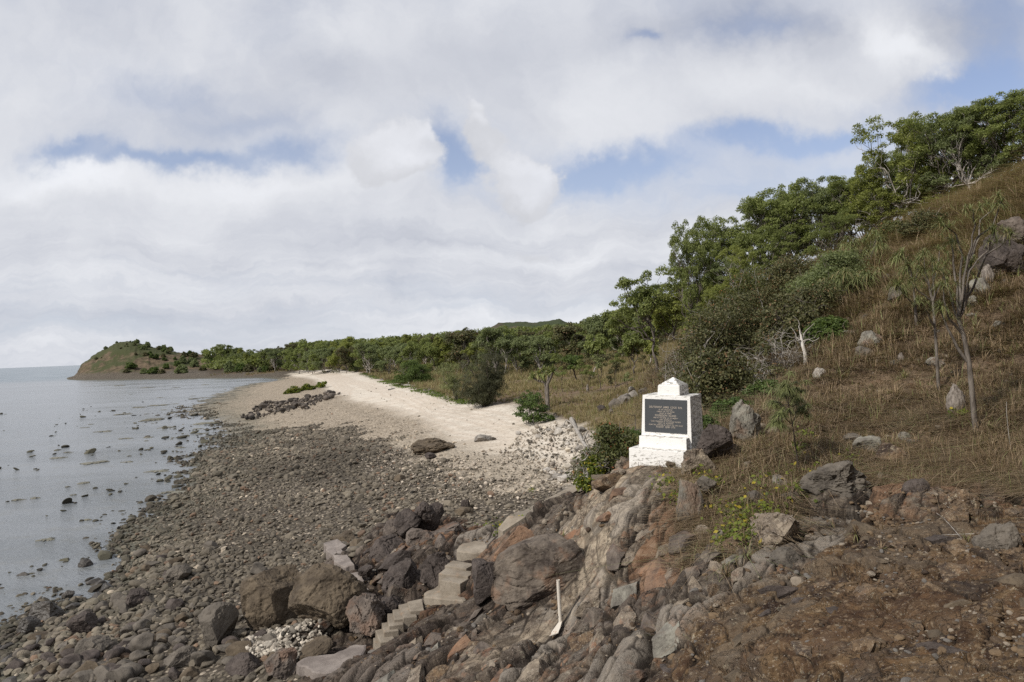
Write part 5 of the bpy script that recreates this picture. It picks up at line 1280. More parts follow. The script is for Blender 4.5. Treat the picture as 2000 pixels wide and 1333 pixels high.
def shallows():
    r = rs(69); N = 60000; a = r.uniform(-.95, -.30, N); y = np.exp(r.uniform(math.log(17), math.log(150), N)); x = a*y
    z = HZ(x, y); cl = fbm(np.stack([x, y, x*0], -1)*.30, 4, .6, seed=130)
    k = (z < .02) & (z > -.55) & (r.random(N) < np.clip((cl-.02)*2.2, 0, 1)*np.exp(z*5.5)*np.clip(y/40, .35, 1)*.32); x, y, z = x[k][:1100], y[k][:1100], z[k][:1100]; n = len(x)
    size = np.clip(np.exp(r.normal(-1.55, .45, n))*np.clip(y/30, .9, 2.2), .10, .9); g = r.random((n, 1))
    c = np.array([.030, .026, .021])*(1-g) + np.array([.105, .098, .068])*g
    V, F, C = stone_batch(r, np.stack([x, y, r.uniform(-.03, .05, n)*size/.25 - .01], -1), size, 2, c, (.3, .6), 4)
    tag(ob('shallows_stones', mesh_np('shallows_stones', V, F, False, {'stone': C}, mats=[M['stones']])), 'small dark stones breaking the surface of the shallows', 'stones', kind='stuff'); print('shallows', n)
cobble_field(); grit(); shallows()
def pebbles(name, pts, n, s0, s1, label, cols, seed):
    r = rs(seed); pl = poly_w(pts); P = np.array([hit(*p) for p in pts]); lo, hi = P.min(0), P.max(0)
    x = r.uniform(lo[0]-.2, hi[0]+.2, n*5); y = r.uniform(lo[1]-.2, hi[1]+.2, n*5)
    k = sdist(pl, x, y) + fbm(np.stack([x, y, x*0], -1)*1.5, 2, seed=4)*.5 > 0; x, y = x[k][:n], y[k][:n]; n = len(x)
    size = np.exp(r.normal(math.log(s0), s1, n)); c = np.array(cols[0])*(1-r.random((n, 1))) + np.array(cols[1])*r.random((n, 1))
    V, F, C = stone_batch(r, np.stack([x, y, HZ(x, y)+size*.35+r.uniform(0, .06, n)], -1), size, 2, c, (.55, .85), 2)
    tag(ob(name, mesh_np(name, V, F, name == 'white_pebbles', {'stone': C}, mats=[M['stones']])), label, 'pebbles', kind='stuff')
pebbles('white_pebbles', [(545, 1238), (600, 1232), (640, 1238), (650, 1262), (600, 1285), (555, 1298), (520, 1285), (480, 1262), (510, 1242)], 1600, .095, .3, 'patch of white rounded pebbles below the big brown boulders', [(.24, .205, .165), (.43, .39, .33)], 5)
pebbles('pale_rubble', [(1010, 850), (1080, 825), (1140, 850), (1150, 900), (1130, 945), (1080, 950), (1030, 920), (980, 890)], 1200, .085, .55, 'pale broken coral rubble on the upper beach', [(.17, .145, .115), (.40, .355, .29)], 6)
pebbles('dark_rock_bar', [(520, 787), (575, 783), (640, 772), (668, 770), (640, 784), (600, 800), (540, 812), (490, 822), (460, 822), (500, 800)], 420, .42, .45, 'low bar of dark rocks lying across the gravel flat', [(.06, .05, .042), (.12, .10, .083)], 7)
pebbles('sand_edge_stones', [(700, 905), (760, 880), (860, 900), (960, 880), (1080, 900), (1140, 950), (1000, 1000), (850, 990), (740, 950)], 1100, .09, .4, 'scatter of pale shell and coral pieces on the gravel', [(.20, .17, .14), (.42, .36, .29)], 8)

# ------------------------------------------------------------------ reef patches in the shallows
def reefs():
    L = [(817, 452, 60), (980, 451, 40), (1080, 497, 30), (1075, 514, 80), (895, 507, 40), (783, 561, 80), (885, 550, 95), (975, 541, 40), (912, 575, 35), (685, 600, 80), (865, 631, 110), (785, 639, 45), (965, 590, 50), (510, 655, 30),
         (475, 673, 45), (585, 695, 80), (925, 673, 80), (700, 735, 75), (835, 728, 50), (815, 748, 40), (380, 812, 40), (335, 842, 90), (535, 870, 120), (715, 865, 60), (1005, 786, 45), (720, 833, 25), (475, 982, 60), (375, 1005, 40),
         (100, 1078, 60), (200, 1067, 55), (410, 1050, 30), (265, 1298, 80), (485, 1190, 40), (665, 441, 50), (1150, 435, 40), (730, 490, 30), (820, 598, 25), (1110, 680, 60), (1130, 706, 70), (890, 915, 110), (1020, 1040, 150), (940, 1035, 80), (1160, 650, 120)]
    r = rs(9); meshes = []
    for q in range(8):
        V = boulder_verts(400+q, 4, facets=6, rough=.16, cut=(.6, .95)); th = np.arctan2(V[:, 1], V[:, 0]); V[:, :2] *= (1 + fbm(np.stack([np.cos(th), np.sin(th), th*0+q], -1)*2.2, 4, .6, q)*1.0)[:, None]
        meshes.append(mesh_np('reef_patch', V*.5, ICO[4][1], True, mats=[M['reef']]))
    for k, (a, b, w_) in enumerate(L):
        u, v = a/2.857, 600+b/2.857; p = pz(u, v, 0); W_ = w_/2.857*px(p[1])
        o = ob('reef_patch', meshes[k % 8], loc=(p[0], p[1], -.02), rot=(0, 0, r.uniform(-.3, .3) + (math.pi if k % 2 else 0)), scale=(W_*1.05, W_*r.uniform(.6, 1.1), min(.55, max(.22, W_*.16)) * (1.0 + (k in (22, 10, 40))*.4)))
        tag(o, 'low flat weedy reef patch just breaking the surface of the shallows', 'reef patch', 'reef patches in the shallow water')
reefs()

# ------------------------------------------------------------------ trees and shrubs
def plant(name, meshes, loc, rz, label, cat, group=None, scale=None, names=('trunk', 'crown')):
    t = empty(name, loc, rz, label, cat, group)
    for nm, me in zip(names, meshes): ob(nm, me, t)
    if scale is not None: t.scale = scale if isinstance(scale, tuple) else (scale,)*3
    return t
def tm(seed, bark, leaf, nm=('trunk', 'crown'), **kw):
    tb, cb = make_tree(seed, **kw); return tb.mesh(nm[0], M[bark]), cb.mesh(nm[1], M[leaf], False)
def bmz(seed, bark, leaf, nm=('stems', 'foliage'), **kw):
    tb, cb = make_bush(seed, **kw); return tb.mesh(nm[0], M[bark]), cb.mesh(nm[1], M[leaf], False)

def hillside_trees():
    leafs = ['euc_leaf', 'euc_leaf_yellow', 'euc_leaf', 'euc_leaf_blue', 'euc_leaf']
    V = [tm(500+k, ['grey_bark', 'pale_bark'][k % 2], leafs[k], h=8.5, spread=4.3, lobes=15, clumps=150, crad=.50, nleaf=170, L=.17, Wd=.075, trunk_h=.17, rtrunk=.15) for k in range(5)]
    lone = tm(520, 'grey_bark', 'euc_leaf', h=8.0, spread=3.6, lobes=9, clumps=72, crad=.5, nleaf=200, L=.19, Wd=.08, trunk_h=.46, lean=-.08, rtrunk=.13, lopsided=-.5, droop=.9)
    # (u, Y, crown top v, mesh, width factor, label)
    T = [(1358, 60, 412, 0, .62, 'tall narrow eucalypt at the very left of the hillside row'), (1420, 63, 425, 0, .9, 'ragged eucalypt standing out left of the hillside row, above the lone tree'),
         (1478, 62, 375, 2, 1.0, 'dense dark eucalypt second from the left of the hillside row'),
         (1545, 60, 345, 0, 1.0, 'tall dark eucalypt third from the left of the hillside row'),
         (1608, 60, 345, 3, .85, 'bluish green eucalypt near the middle of the hillside row'),
         (1668, 58, 342, 4, .9, 'round-topped eucalypt right of the bluish one on the crest'),
         (1735, 54, 300, 1, .8, 'yellow-green eucalypt on the crest at the step up of the row'),
         (1785, 53, 225, 1, 1.0, 'big bright green eucalypt in the upper part of the crest row'),
         (1858, 51, 208, 2, 1.0, 'very tall spreading eucalypt on the crest, third from the right edge'),
         (1918, 49, 205, 3, .9, 'grey-green eucalypt on the crest, second from the right edge'),
         (1985, 47, 184, 4, 1.0, 'tall eucalypt cut by the right edge of the picture on the crest'),
         (2060, 45, 165, 0, 1.0, 'eucalypt just beyond the right edge on the crest'),
         (1405, 50, 560, 1, .85, 'low yellow-green eucalypt below the tall ragged one'),
         (1372, 54, 600, 4, .6, 'small eucalypt right behind the lone tree'),
         (1460, 50, 480, 1, .7, 'short bright eucalypt in front of the hillside row'),
         (1640, 52, 410, 2, .6, 'short dark eucalypt in front of the middle of the crest row'),
         (1560, 70, 372, 4, .8, 'eucalypt half hidden behind the tall dark one on the hillside'),
         (1710, 68, 352, 2, .8, 'eucalypt in the back of the crest, behind the yellow-green one'),
         (1820, 64, 240, 4, .8, 'eucalypt at the back between the big bright and the very tall one'),
         (1640, 66, 352, 0, .9, 'dark eucalypt filling the gap behind the bluish one'), (1890, 60, 215, 1, .9, 'yellowish eucalypt at the back between the two tall crest trees'), (1755, 60, 300, 2, .8, 'dark eucalypt low behind the yellow-green one on the crest'),
         (1950, 56, 210, 0, .9, 'dark eucalypt at the back close to the right edge'), (1520, 56, 440, 4, .8, 'low round eucalypt in front of the tall dark one'), (1440, 58, 500, 3, .9, 'grey-green eucalypt between the ragged tree and the thicket')]
    for k, (u, Y, vt, mi, wf, lab) in enumerate(T):
        b, hgt = place(u, Y, vt); s = hgt/8.3; me = V[mi]
        plant('eucalypt_tree', me, b - np.array([0, 0, .1]), k*1.9+.4, lab, 'tree', None, (s*wf*(.5+.5/s)*1.0, s*wf*(.5+.5/s), s))
    b, hgt = place(1290, 55, 533)
    plant('eucalypt_tree', lone, b, .2, 'lone slender eucalypt with an open drooping crown above the grassy slope', 'tree', None, hgt/7.6)
hillside_trees()

def forest():
    r = rs(31); leafs = ['euc_leaf', 'euc_leaf', 'euc_leaf_blue', 'euc_leaf_yellow', 'thicket_leaf', 'euc_leaf']
    V = [tm(540+k, ['pale_bark', 'grey_bark', 'pale_bark', 'dark_bark', 'grey_bark', 'pale_bark'][k], leafs[k], h=9.5, spread=4.4, lobes=9, clumps=63, crad=.85, nleaf=140, L=.36, Wd=.19, trunk_h=.20, rtrunk=.15, ball=1) for k in range(6)]
    names = ['dark green tree with a pale trunk', 'dark green tree with a grey trunk', 'bluish green tree with a pale trunk', 'yellow-green tree with a dark trunk', 'olive-brown tree with a grey trunk', 'broad dark green tree']
    edge = np.array([(300, 420), (420, 395), (560, 300), (620, 235), (700, 200), (760, 175), (850, 150), (930, 135), (1000, 125), (1100, 120), (1200, 118), (1300, 105), (1400, 110), (1500, 120)])
    n = 0; P = []
    while n < 270:
        t = r.random(); u = r.uniform(425, 1480)
        e = np.interp(u, edge[:, 0], edge[:, 1]); Y = e*(1 + .06*r.random()) if t < .3 else e + (min(430, e*2.5)-e)*r.random()**.85
        if any(abs(Y-q[1]) < 7 and abs(u-q[0])*Y/FPX < 3.4 for q in P): continue
        P.append((u, Y)); n += 1
        b = place(u, Y); mi = r.integers(0, 6); s = r.uniform(.72, 1.12)*(1.12 if u < 700 else .96)
        if Y > e*1.4: s *= 1.1
        zone = 'forest left of centre' if u < 800 else 'forest right of centre'
        row = 'at the front edge of the' if Y < e*1.12 else 'inside the'
        plant('forest_tree', V[mi], b - np.array([0, 0, .2]), r.uniform(0, 6.28), names[mi].replace(' with a', ',').replace('broad dark green tree', 'broad green tree') + ' ' + row + ' ' + zone, 'tree', ('%s trees of the %s' % (names[mi].split(' tree')[0], ('far' if u < 800 else 'near') + (' forest edge' if Y < e*1.12 else ' forest'))), (s*r.uniform(.85, 1.2), s*r.uniform(.85, 1.2), s))
    # distant canopy beyond the countable trees
    cb = Mesh(); r = rs(33); m_ = 1500
    u = r.uniform(400, 1500, m_); Y = r.uniform(330, 560, m_)
    for k in range(m_):
        d = ray(u[k], 700); x = d[0]*Y[k]; z = gz(x, Y[k])
        if z < 2.2: continue
        clump_leaves(cb, r, np.array([x, Y[k], z + r.uniform(3, 10.5)*(1 if u[k] > 560 else .5)]), r.uniform(1.6, 3.2), 34, 1.5, .9, .7, .2)
    tag(ob('distant_forest', cb.mesh('distant_forest', M['euc_leaf'], False)), 'far-off dark green canopy behind the nearer forest trees', 'forest', kind='stuff')
    # understorey scrub between the trunks
    cb = Mesh()
    for k in range(650):
        uu = r.uniform(430, 1330); e = np.interp(uu, edge[:, 0], edge[:, 1]); Yy = e*(1.0+r.random()**1.5*.9) + r.uniform(0, 15); d = ray(uu, 700); x = d[0]*Yy; z = gz(x, Yy)
        if z < 1.8: continue
        clump_leaves(cb, r, np.array([x, Yy, z + r.uniform(.1, 1.0)]), r.uniform(.5, 1.3), 60, .36, .18, .7, .1)
    tag(ob('forest_scrub', cb.mesh('forest_scrub', M['thicket_leaf'], False)), 'low olive scrub growing between the forest trunks', 'scrub', kind='stuff')
forest()

def middle_ground():
    r = rs(41)
    # casuarina on the sand
    tb, cb = Mesh(), Mesh(); b = base_at(950, 793); Y = b[1]; S = px(Y)
    for k in range(11):
        an = r.uniform(0, 6.28); e = np.array([math.cos(an)*r.uniform(.4, 1)*40*S - 8*S, math.sin(an)*35*S, r.uniform(35, 96)*S])
        P = wiggle(r, (r.normal()*.08, 0, -.2), e, 9, .14); tb.tube(P, np.linspace(.09, .02, 9), 5)
        for _ in range(26):
            c = P[r.integers(3, 9)] + r.normal(size=3)*np.array([9, 9, 9])*S
            c[2] = max(c[2], 5*S)
            clump_leaves(cb, r, c, 9*S, 75, .42, .028, .9, 1.0, .9)
    plant('casuarina_tree', (tb.mesh('trunk', M['dark_bark']), cb.mesh('crown', M['dark_needle'], False)), b, 0, 'wispy dark olive casuarina growing alone at the edge of the sand', 'tree')
    tb, cb = Mesh(), Mesh(); b = base_at(893, 782); S = px(b[1])
    for k in range(7):
        e = np.array([r.normal()*16*S, r.normal()*14*S, r.uniform(30, 74)*S]); P = wiggle(r, (0, 0, -.2), e, 8, .14); tb.tube(P, np.linspace(.07, .02, 8), 5)
        for _ in range(16): clump_leaves(cb, r, P[r.integers(3, 8)] + r.normal(size=3)*7*S, 8*S, 55, .40, .028, .9, 1.0, .9)
    plant('casuarina_tree', (tb.mesh('trunk', M['grey_bark']), cb.mesh('crown', M['needle'], False)), b, 0, 'thin brownish casuarina behind and left of the dark one on the sand', 'tree')
    # round mangrove
    def shrub(u, v, w_, h, leaf, label, seed, name='shrub', cat='shrub', bark='grey_bark', group=None, Y=None, **kw):
        b = base_at(u, v) if Y is None else place(u, Y); S = px(b[1]); W_, Hh = w_*S, h*S
        sc = max(W_, Hh)/2.4
        me = bmz(seed, bark, leaf, w_=W_, d_=W_*.9, h=Hh, crad=kw.pop('crad', .34)*sc, L=kw.pop('L', .10)*sc**.8, Wd=kw.pop('Wd', .055)*sc**.8, rstem=.022*sc, **kw)
        return plant(name, me, b, 0, label, cat, group, names=('stems', 'foliage'))
    shrub(808, 750, 84, 50, 'mangrove_leaf', 'dense round dark green bush at the top of the sand', 601, clumps=130, nleaf=150, L=.07, Wd=.045, crad=.24, low=.06)
    shrub(694, 727, 34, 24, 'mangrove_leaf', 'small dark bush farther along the edge of the sand', 602, clumps=50, nleaf=90, crad=.3)
    shrub(1042, 828, 84, 66, 'green_leaf', 'fresh green leafy shrub on white rubble below the pandanus', 603, clumps=42, nleaf=90, crad=.26, L=.12, Wd=.075, twigs=60)
    shrub(1035, 795, 48, 40, 'green_leaf', 'second green shrub directly behind the leafy one on the rubble', 604, clumps=30, nleaf=90, crad=.26, L=.12, Wd=.07)
    # pandanus pair
    for (u, v, tips, lab) in [(1068, 800, [(1040, 738), (1052, 732), (1062, 728)], 'pandanus palm with leaning trunk and two leaf heads, left of the pair'), (1072, 803, [(1072, 730), (1080, 727)], 'straight pandanus palm, right of the pair at the sand edge')]:
        b = base_at(u, v); tb, cb = Mesh(), Mesh(); Y = b[1]; fork = py(u-3, v-52, Y)-b
        tb.tube(wiggle(r, (0, 0, -.2), fork, 7, .03), np.linspace(.16, .13, 7), 8)
        for t_ in tips:
            e = py(*t_, Y+r.normal()*.3)-b; tb.tube(wiggle(r, fork, e, 5, .08), np.linspace(.12, .09, 5), 6); rosette(cb, r, e, 70, 1.15, .11, 1.25, .5)
        plant('pandanus_palm', (tb.mesh('trunk', M['grey_bark']), cb.mesh('leaf_head', M['strap_leaf'], False)), b, 0, lab, 'palm', names=('trunk', 'leaf_head'))
    # crooked white-trunked trees standing forward of the forest
    for k, (u, Y, vt, sd, leaf, bark, lean, lab) in enumerate([(1155, 95, 655, 701, 'euc_leaf', 'pale_bark', .15, 'crooked pale-trunked tree in the brown grass behind the monument'), (1130, 92, 690, 702, 'mangrove_leaf', 'dark_bark', -.1, 'spreading dark low tree beside the crooked pale one'),
            (1240, 72, 640, 703, 'euc_leaf', 'grey_bark', .0, 'slim tree on the grassy slope left of the lone eucalypt'), (1270, 78, 660, 704, 'euc_leaf_yellow', 'pale_bark', .1, 'short pale-trunked tree just behind the lone eucalypt'),
            (985, 125, 655, 705, 'euc_leaf_blue', 'pale_bark', .05, 'white-limbed tree with bare forks at the forest front'), (860, 150, 668, 706, 'euc_leaf', 'dark_bark', -.15, 'leaning black-trunked tree behind the round beach bush')]):
        b, hgt = place(u, Y, vt)
        me = tm(sd, bark, leaf, h=hgt, spread=hgt*.42, lobes=6, clumps=34, crad=.085*hgt+.1, nleaf=100, L=.36, Wd=.17, trunk_h=.42, lean=lean, rtrunk=.12, lopsided=lean*2)
        plant('woodland_tree', me, b, 0, lab, 'tree')
    # saplings on the plain
    protos = [tm(720+k, 'dark_bark', ['needle', 'euc_leaf', 'thicket_leaf'][k], h=4.0, spread=1.3, lobes=4, clumps=16, crad=.3, nleaf=60, L=.22, Wd=.07, trunk_h=.6, rtrunk=.045) for k in range(3)]
    for k, (u, Y, vt) in enumerate([(1178, 68, 690), (1140, 78, 700), (1205, 60, 702), (1228, 52, 725), (1205, 74, 690), (1195, 56, 730), (1118, 105, 695), (1090, 110, 690), (1258, 66, 690), (1285, 62, 700), (1100, 72, 715), (1050, 130, 700), (1020, 120, 705), (1150, 66, 712), (910, 120, 700), (880, 105, 705), (1235, 90, 665), (1170, 85, 688)]):
        b, hgt = place(u, Y, vt); plant('sapling', protos[k % 3], b, k*1.3, 'thin sapling with a small tufted crown scattered on the grassy plain', 'sapling', 'saplings on the grassy plain', hgt/3.9)
    # bushes at the foot of the headland, across the bay
    L = [(735, 350, 100, 55), (700, 372, 60, 30), (840, 378, 70, 45), (915, 380, 110, 62), (985, 378, 60, 40), (1145, 375, 115, 75), (1110, 330, 60, 50), (1318, 355, 60, 45), (1535, 368, 100, 100), (1620, 365, 100, 80), (1690, 360, 90, 65), (1785, 365, 50, 50), (1828, 362, 70, 55), (1900, 352, 85, 85), (1155, 305, 60, 60), (1020, 345, 60, 45), (1420, 345, 60, 60), (1250, 330, 70, 60)]
    pr = [bmz(760+k, 'grey_bark', ['mangrove_leaf', 'thicket_leaf', 'euc_leaf_blue'][k], w_=6, d_=5, h=3.6, clumps=55, crad=.8, nleaf=60, L=.6, Wd=.4, rstem=.06, stems=5, twigs=8) for k in range(3)]
    for k, (a, c, w_, h) in enumerate(L):
        u, v = 80+a/4.167, 640+c/4.167; b = base_at(u, v); S = px(b[1])*1/4.167
        plant('coastal_bush', pr[k % 3], b, k*1.1, 'rounded dark bush at the foot of the headland across the bay', 'bush', 'bushes at the foot of the headland', (w_*S/6, w_*S/6, h*S/3.6), names=('stems', 'foliage'))
    for k in range(60):
        u = r.uniform(265, 445) if k < 46 else r.uniform(190, 300); Y = r.uniform(412, 440) if k < 46 else r.uniform(420, 438); b = place(u, Y); s = r.uniform(.35, .8) if k < 46 else r.uniform(.2, .45)
        plant('headland_shrub', pr[k % 3], b, k, 'small dark shrub on the upper slope of the headland across the bay', 'shrub', 'shrubs on the headland slope', (s, s, s*1.3), names=('stems', 'foliage'))
    # seedlings on the beach
    me = bmz(780, 'grey_bark', 'yellow_leaf', w_=1.2, d_=1.0, h=1.1, clumps=14, crad=.25, nleaf=50, L=.22, Wd=.12, stems=4, twigs=4)
    for k, (u, v) in enumerate([(557, 771), (563, 770), (570, 769), (577, 767), (583, 768), (588, 765), (594, 764), (600, 763), (606, 763), (612, 761), (624, 757), (629, 758)]):
        b = base_at(u, v); plant('mangrove_seedling', me, b, k, 'bright green mangrove seedling in a row on the tan gravel flat', 'seedling', 'mangrove seedlings on the flat', .8+.35*(k % 4), names=('stems', 'foliage'))
    return shrub
shrub = middle_ground()

def thicket():
    S_ = [(1402, 22.5, 645, 2.5, 'thicket_leaf', 'dense brown-green bush directly behind and right of the monument', 40, .14),
          (1345, 24, 720, 1.6, 'rusty_leaf', 'low bush with rusty leaves just behind the monument cap', 40, .14),
          (1490, 24.5, 655, 2.2, 'thicket_leaf', 'twiggy grey-brown bush in the front of the thicket', 9, .3),
          (1405, 33, 560, 3.8, 'thicket_leaf', 'tall brownish bush at the left end of the thicket', 60, .14),
          (1350, 42, 640, 3.2, 'thicket_leaf', 'grey twiggy bush at the lower left of the thicket', 16, .3),
          (1555, 28, 560, 3.0, 'thicket_leaf', 'broad dark bush in the centre of the thicket above the white trunk', 60, .14),
          (1470, 34, 545, 3.4, 'thicket_leaf', 'brown-green bush between the left end and the centre of the thicket', 55, .14),
          (1630, 25.5, 610, 1.9, 'mangrove_leaf', 'low very dark green bush with yellow flecks at the right foot of the thicket', 60, .10),
          (1560, 42, 490, 4.6, 'thicket_leaf', 'rusty brown bush at the top of the thicket under the tall trees', 70, .14),
          (1480, 46, 500, 4.4, 'rusty_leaf', 'reddish olive bush at the upper left of the thicket', 60, .14),
          (1640, 36, 480, 4.0, 'euc_leaf_blue', 'grey-green feathery bush at the upper right of the thicket', 60, .14),
          (1600, 31, 535, 3.0, 'thicket_leaf', 'dull brown bush right of the centre of the thicket', 45, .14),
          (1700, 38, 462, 3.4, 'olive', 'pale strap-leaved bush highest on the right of the thicket', 0, 0),
          (1690, 31, 530, 2.4, 'olive', 'strap-leaved bush right above the very dark green one', 0, 0),
          (1760, 42, 430, 3.2, 'rusty_leaf', 'bush with scattered red leaves on the crest right of the thicket', 36, .14),
          (1830, 38, 400, 2.6, 'thicket_leaf', 'small brown bush on the crest behind the thin trees', 30, .14),
          (1440, 19.8, 765, 1.7, 'green_leaf', 'low bright green shrub between the monument and the pale pointed rock', 30, .14),
          (1375, 18.2, 800, 1.0, 'green_leaf', 'dark green leafy shrub growing against the right side of the monument', 26, .14),
          (1500, 21, 745, 1.6, 'green_leaf', 'light green shrub at the foot of the thicket', 26, .2),
          (1192, 17.7, 806, 1.8, 'rusty_leaf', 'dull green bush with scattered orange-red leaves left of the monument', 40, .2),
          (1232, 19.2, 800, 1.2, 'green_leaf', 'green bush close behind the left edge of the monument', 30, .14),
          (1160, 17.2, 868, 1.0, 'yellow_leaf', 'low sparse yellow-green bush at the edge of the drop left of the monument', 14, .3)]
    for k, (u, Y, vt, w_, leaf, lab, cl, hl) in enumerate(S_):
        b, hgt = place(u, Y, vt); hgt = max(hgt, .5)
        if leaf == 'olive':
            r = rs(900+k); tb, cb = Mesh(), Mesh()
            for q in range(16):
                e = np.array([r.normal()*w_*.28, r.normal()*w_*.25, r.uniform(.35, 1)*hgt]); tb.tube(wiggle(r, (r.normal()*.1, r.normal()*.1, -.1), e, 7, .16), np.linspace(.05, .015, 7), 5)
                for _ in range(3): rosette(cb, r, e + r.normal(size=3)*.25, 34, .75, .035, .8, .8)
            plant('strap_leaf_bush', (tb.mesh('stems', M['grey_bark']), cb.mesh('foliage', M['olive_strap'], False)), b, 0, lab, 'bush', names=('stems', 'foliage')); continue
        me = bmz(800+k, 'grey_bark' if k % 3 else 'dead_wood', leaf, w_=w_, d_=w_*.9, h=hgt, clumps=int(cl*2.2), crad=.095*(w_+hgt), nleaf=190, L=.115 if Y > 21 else .085, Wd=.065 if Y > 21 else .05, stems=12, twigs=110 if cl < 20 else 55, rstem=.028, hollow=hl)
        plant('thicket_bush' if Y > 19 else 'leafy_bush', me, b - np.array([0, 0, .15]), 0, lab, 'bush', names=('stems', 'foliage'))
    # bare twigs left of the drop
    for (u, Y, vt, w_, lab, sd, mt) in [(1145, 17.4, 862, 1.1, 'leafless grey twiggy shrub at the edge of the drop below the path bush', 951, 'dead_wood'), (1475, 23.0, 690, 1.8, 'leafless tangle of grey twigs in front of the thicket', 952, 'dead_wood'), (1330, 40, 655, 2.6, 'bare pale twigs sticking out of the left of the thicket', 953, 'dead_wood'), (1545, 24.2, 620, 1.8, 'bare branching dead shrub beside the white dead trunk', 954, 'dead_wood')]:
        b, hgt = place(u, Y, vt); tb, _ = make_bush(sd, w_, w_, hgt, clumps=0, stems=14, twigs=170, rstem=.014 if Y < 20 else .022)
        tag(ob('dead_shrub', tb.mesh('dead_shrub', M[mt]), loc=b), lab, 'shrub')
    # white dead trunk
    r = rs(61); b = base_at(1574, 712); Y = b[1]; tb = Mesh()
    P = np.array([(0, 0, -.1)] + [py(u, v, Y)-b for u, v in [(1572, 690), (1566, 668), (1564, 655), (1561, 645)]]); tb.tube(P, [.075, .062, .055, .03, .012], 8)
    o = ob('trunk', tb.mesh('trunk', M['white_wood']), empty_t := empty('dead_tree', b, 0, 'bleached white dead trunk leaning at the foot of the thicket', 'tree'))
    tb = Mesh()
    for e in [(1545, 640), (1538, 655), (1590, 632), (1550, 618), (1600, 660)]:
        tb.tube(wiggle(r, P[2+r.integers(0, 2)], py(*e, Y+r.normal()*.4)-b, 6, .15), np.linspace(.028, .008, 6), 5)
    ob('branches', tb.mesh('branches', M['dead_wood']), empty_t)
    # pale crooked branches in front of the left bush
    tb = Mesh(); b = base_at(1385, 780); Y = b[1]
    for p in [[(1385, 780), (1395, 750), (1425, 735), (1432, 725)], [(1400, 752), (1410, 738), (1432, 722)], [(1432, 728), (1430, 700), (1436, 690)], [(1388, 705), (1410, 702), (1405, 722)], [(1397, 690), (1400, 700), (1410, 708)]]:
        P = np.array([py(u, v, Y-.5+r.normal()*.1)-b for u, v in p]); tb.tube(P, np.linspace(.03, .012, len(P)), 6)
    tag(ob('dead_branch', tb.mesh('dead_branch', M['dead_wood']), loc=b), 'crooked pale dead branches sprawling in front of the bush behind the monument', 'branch')
thicket()

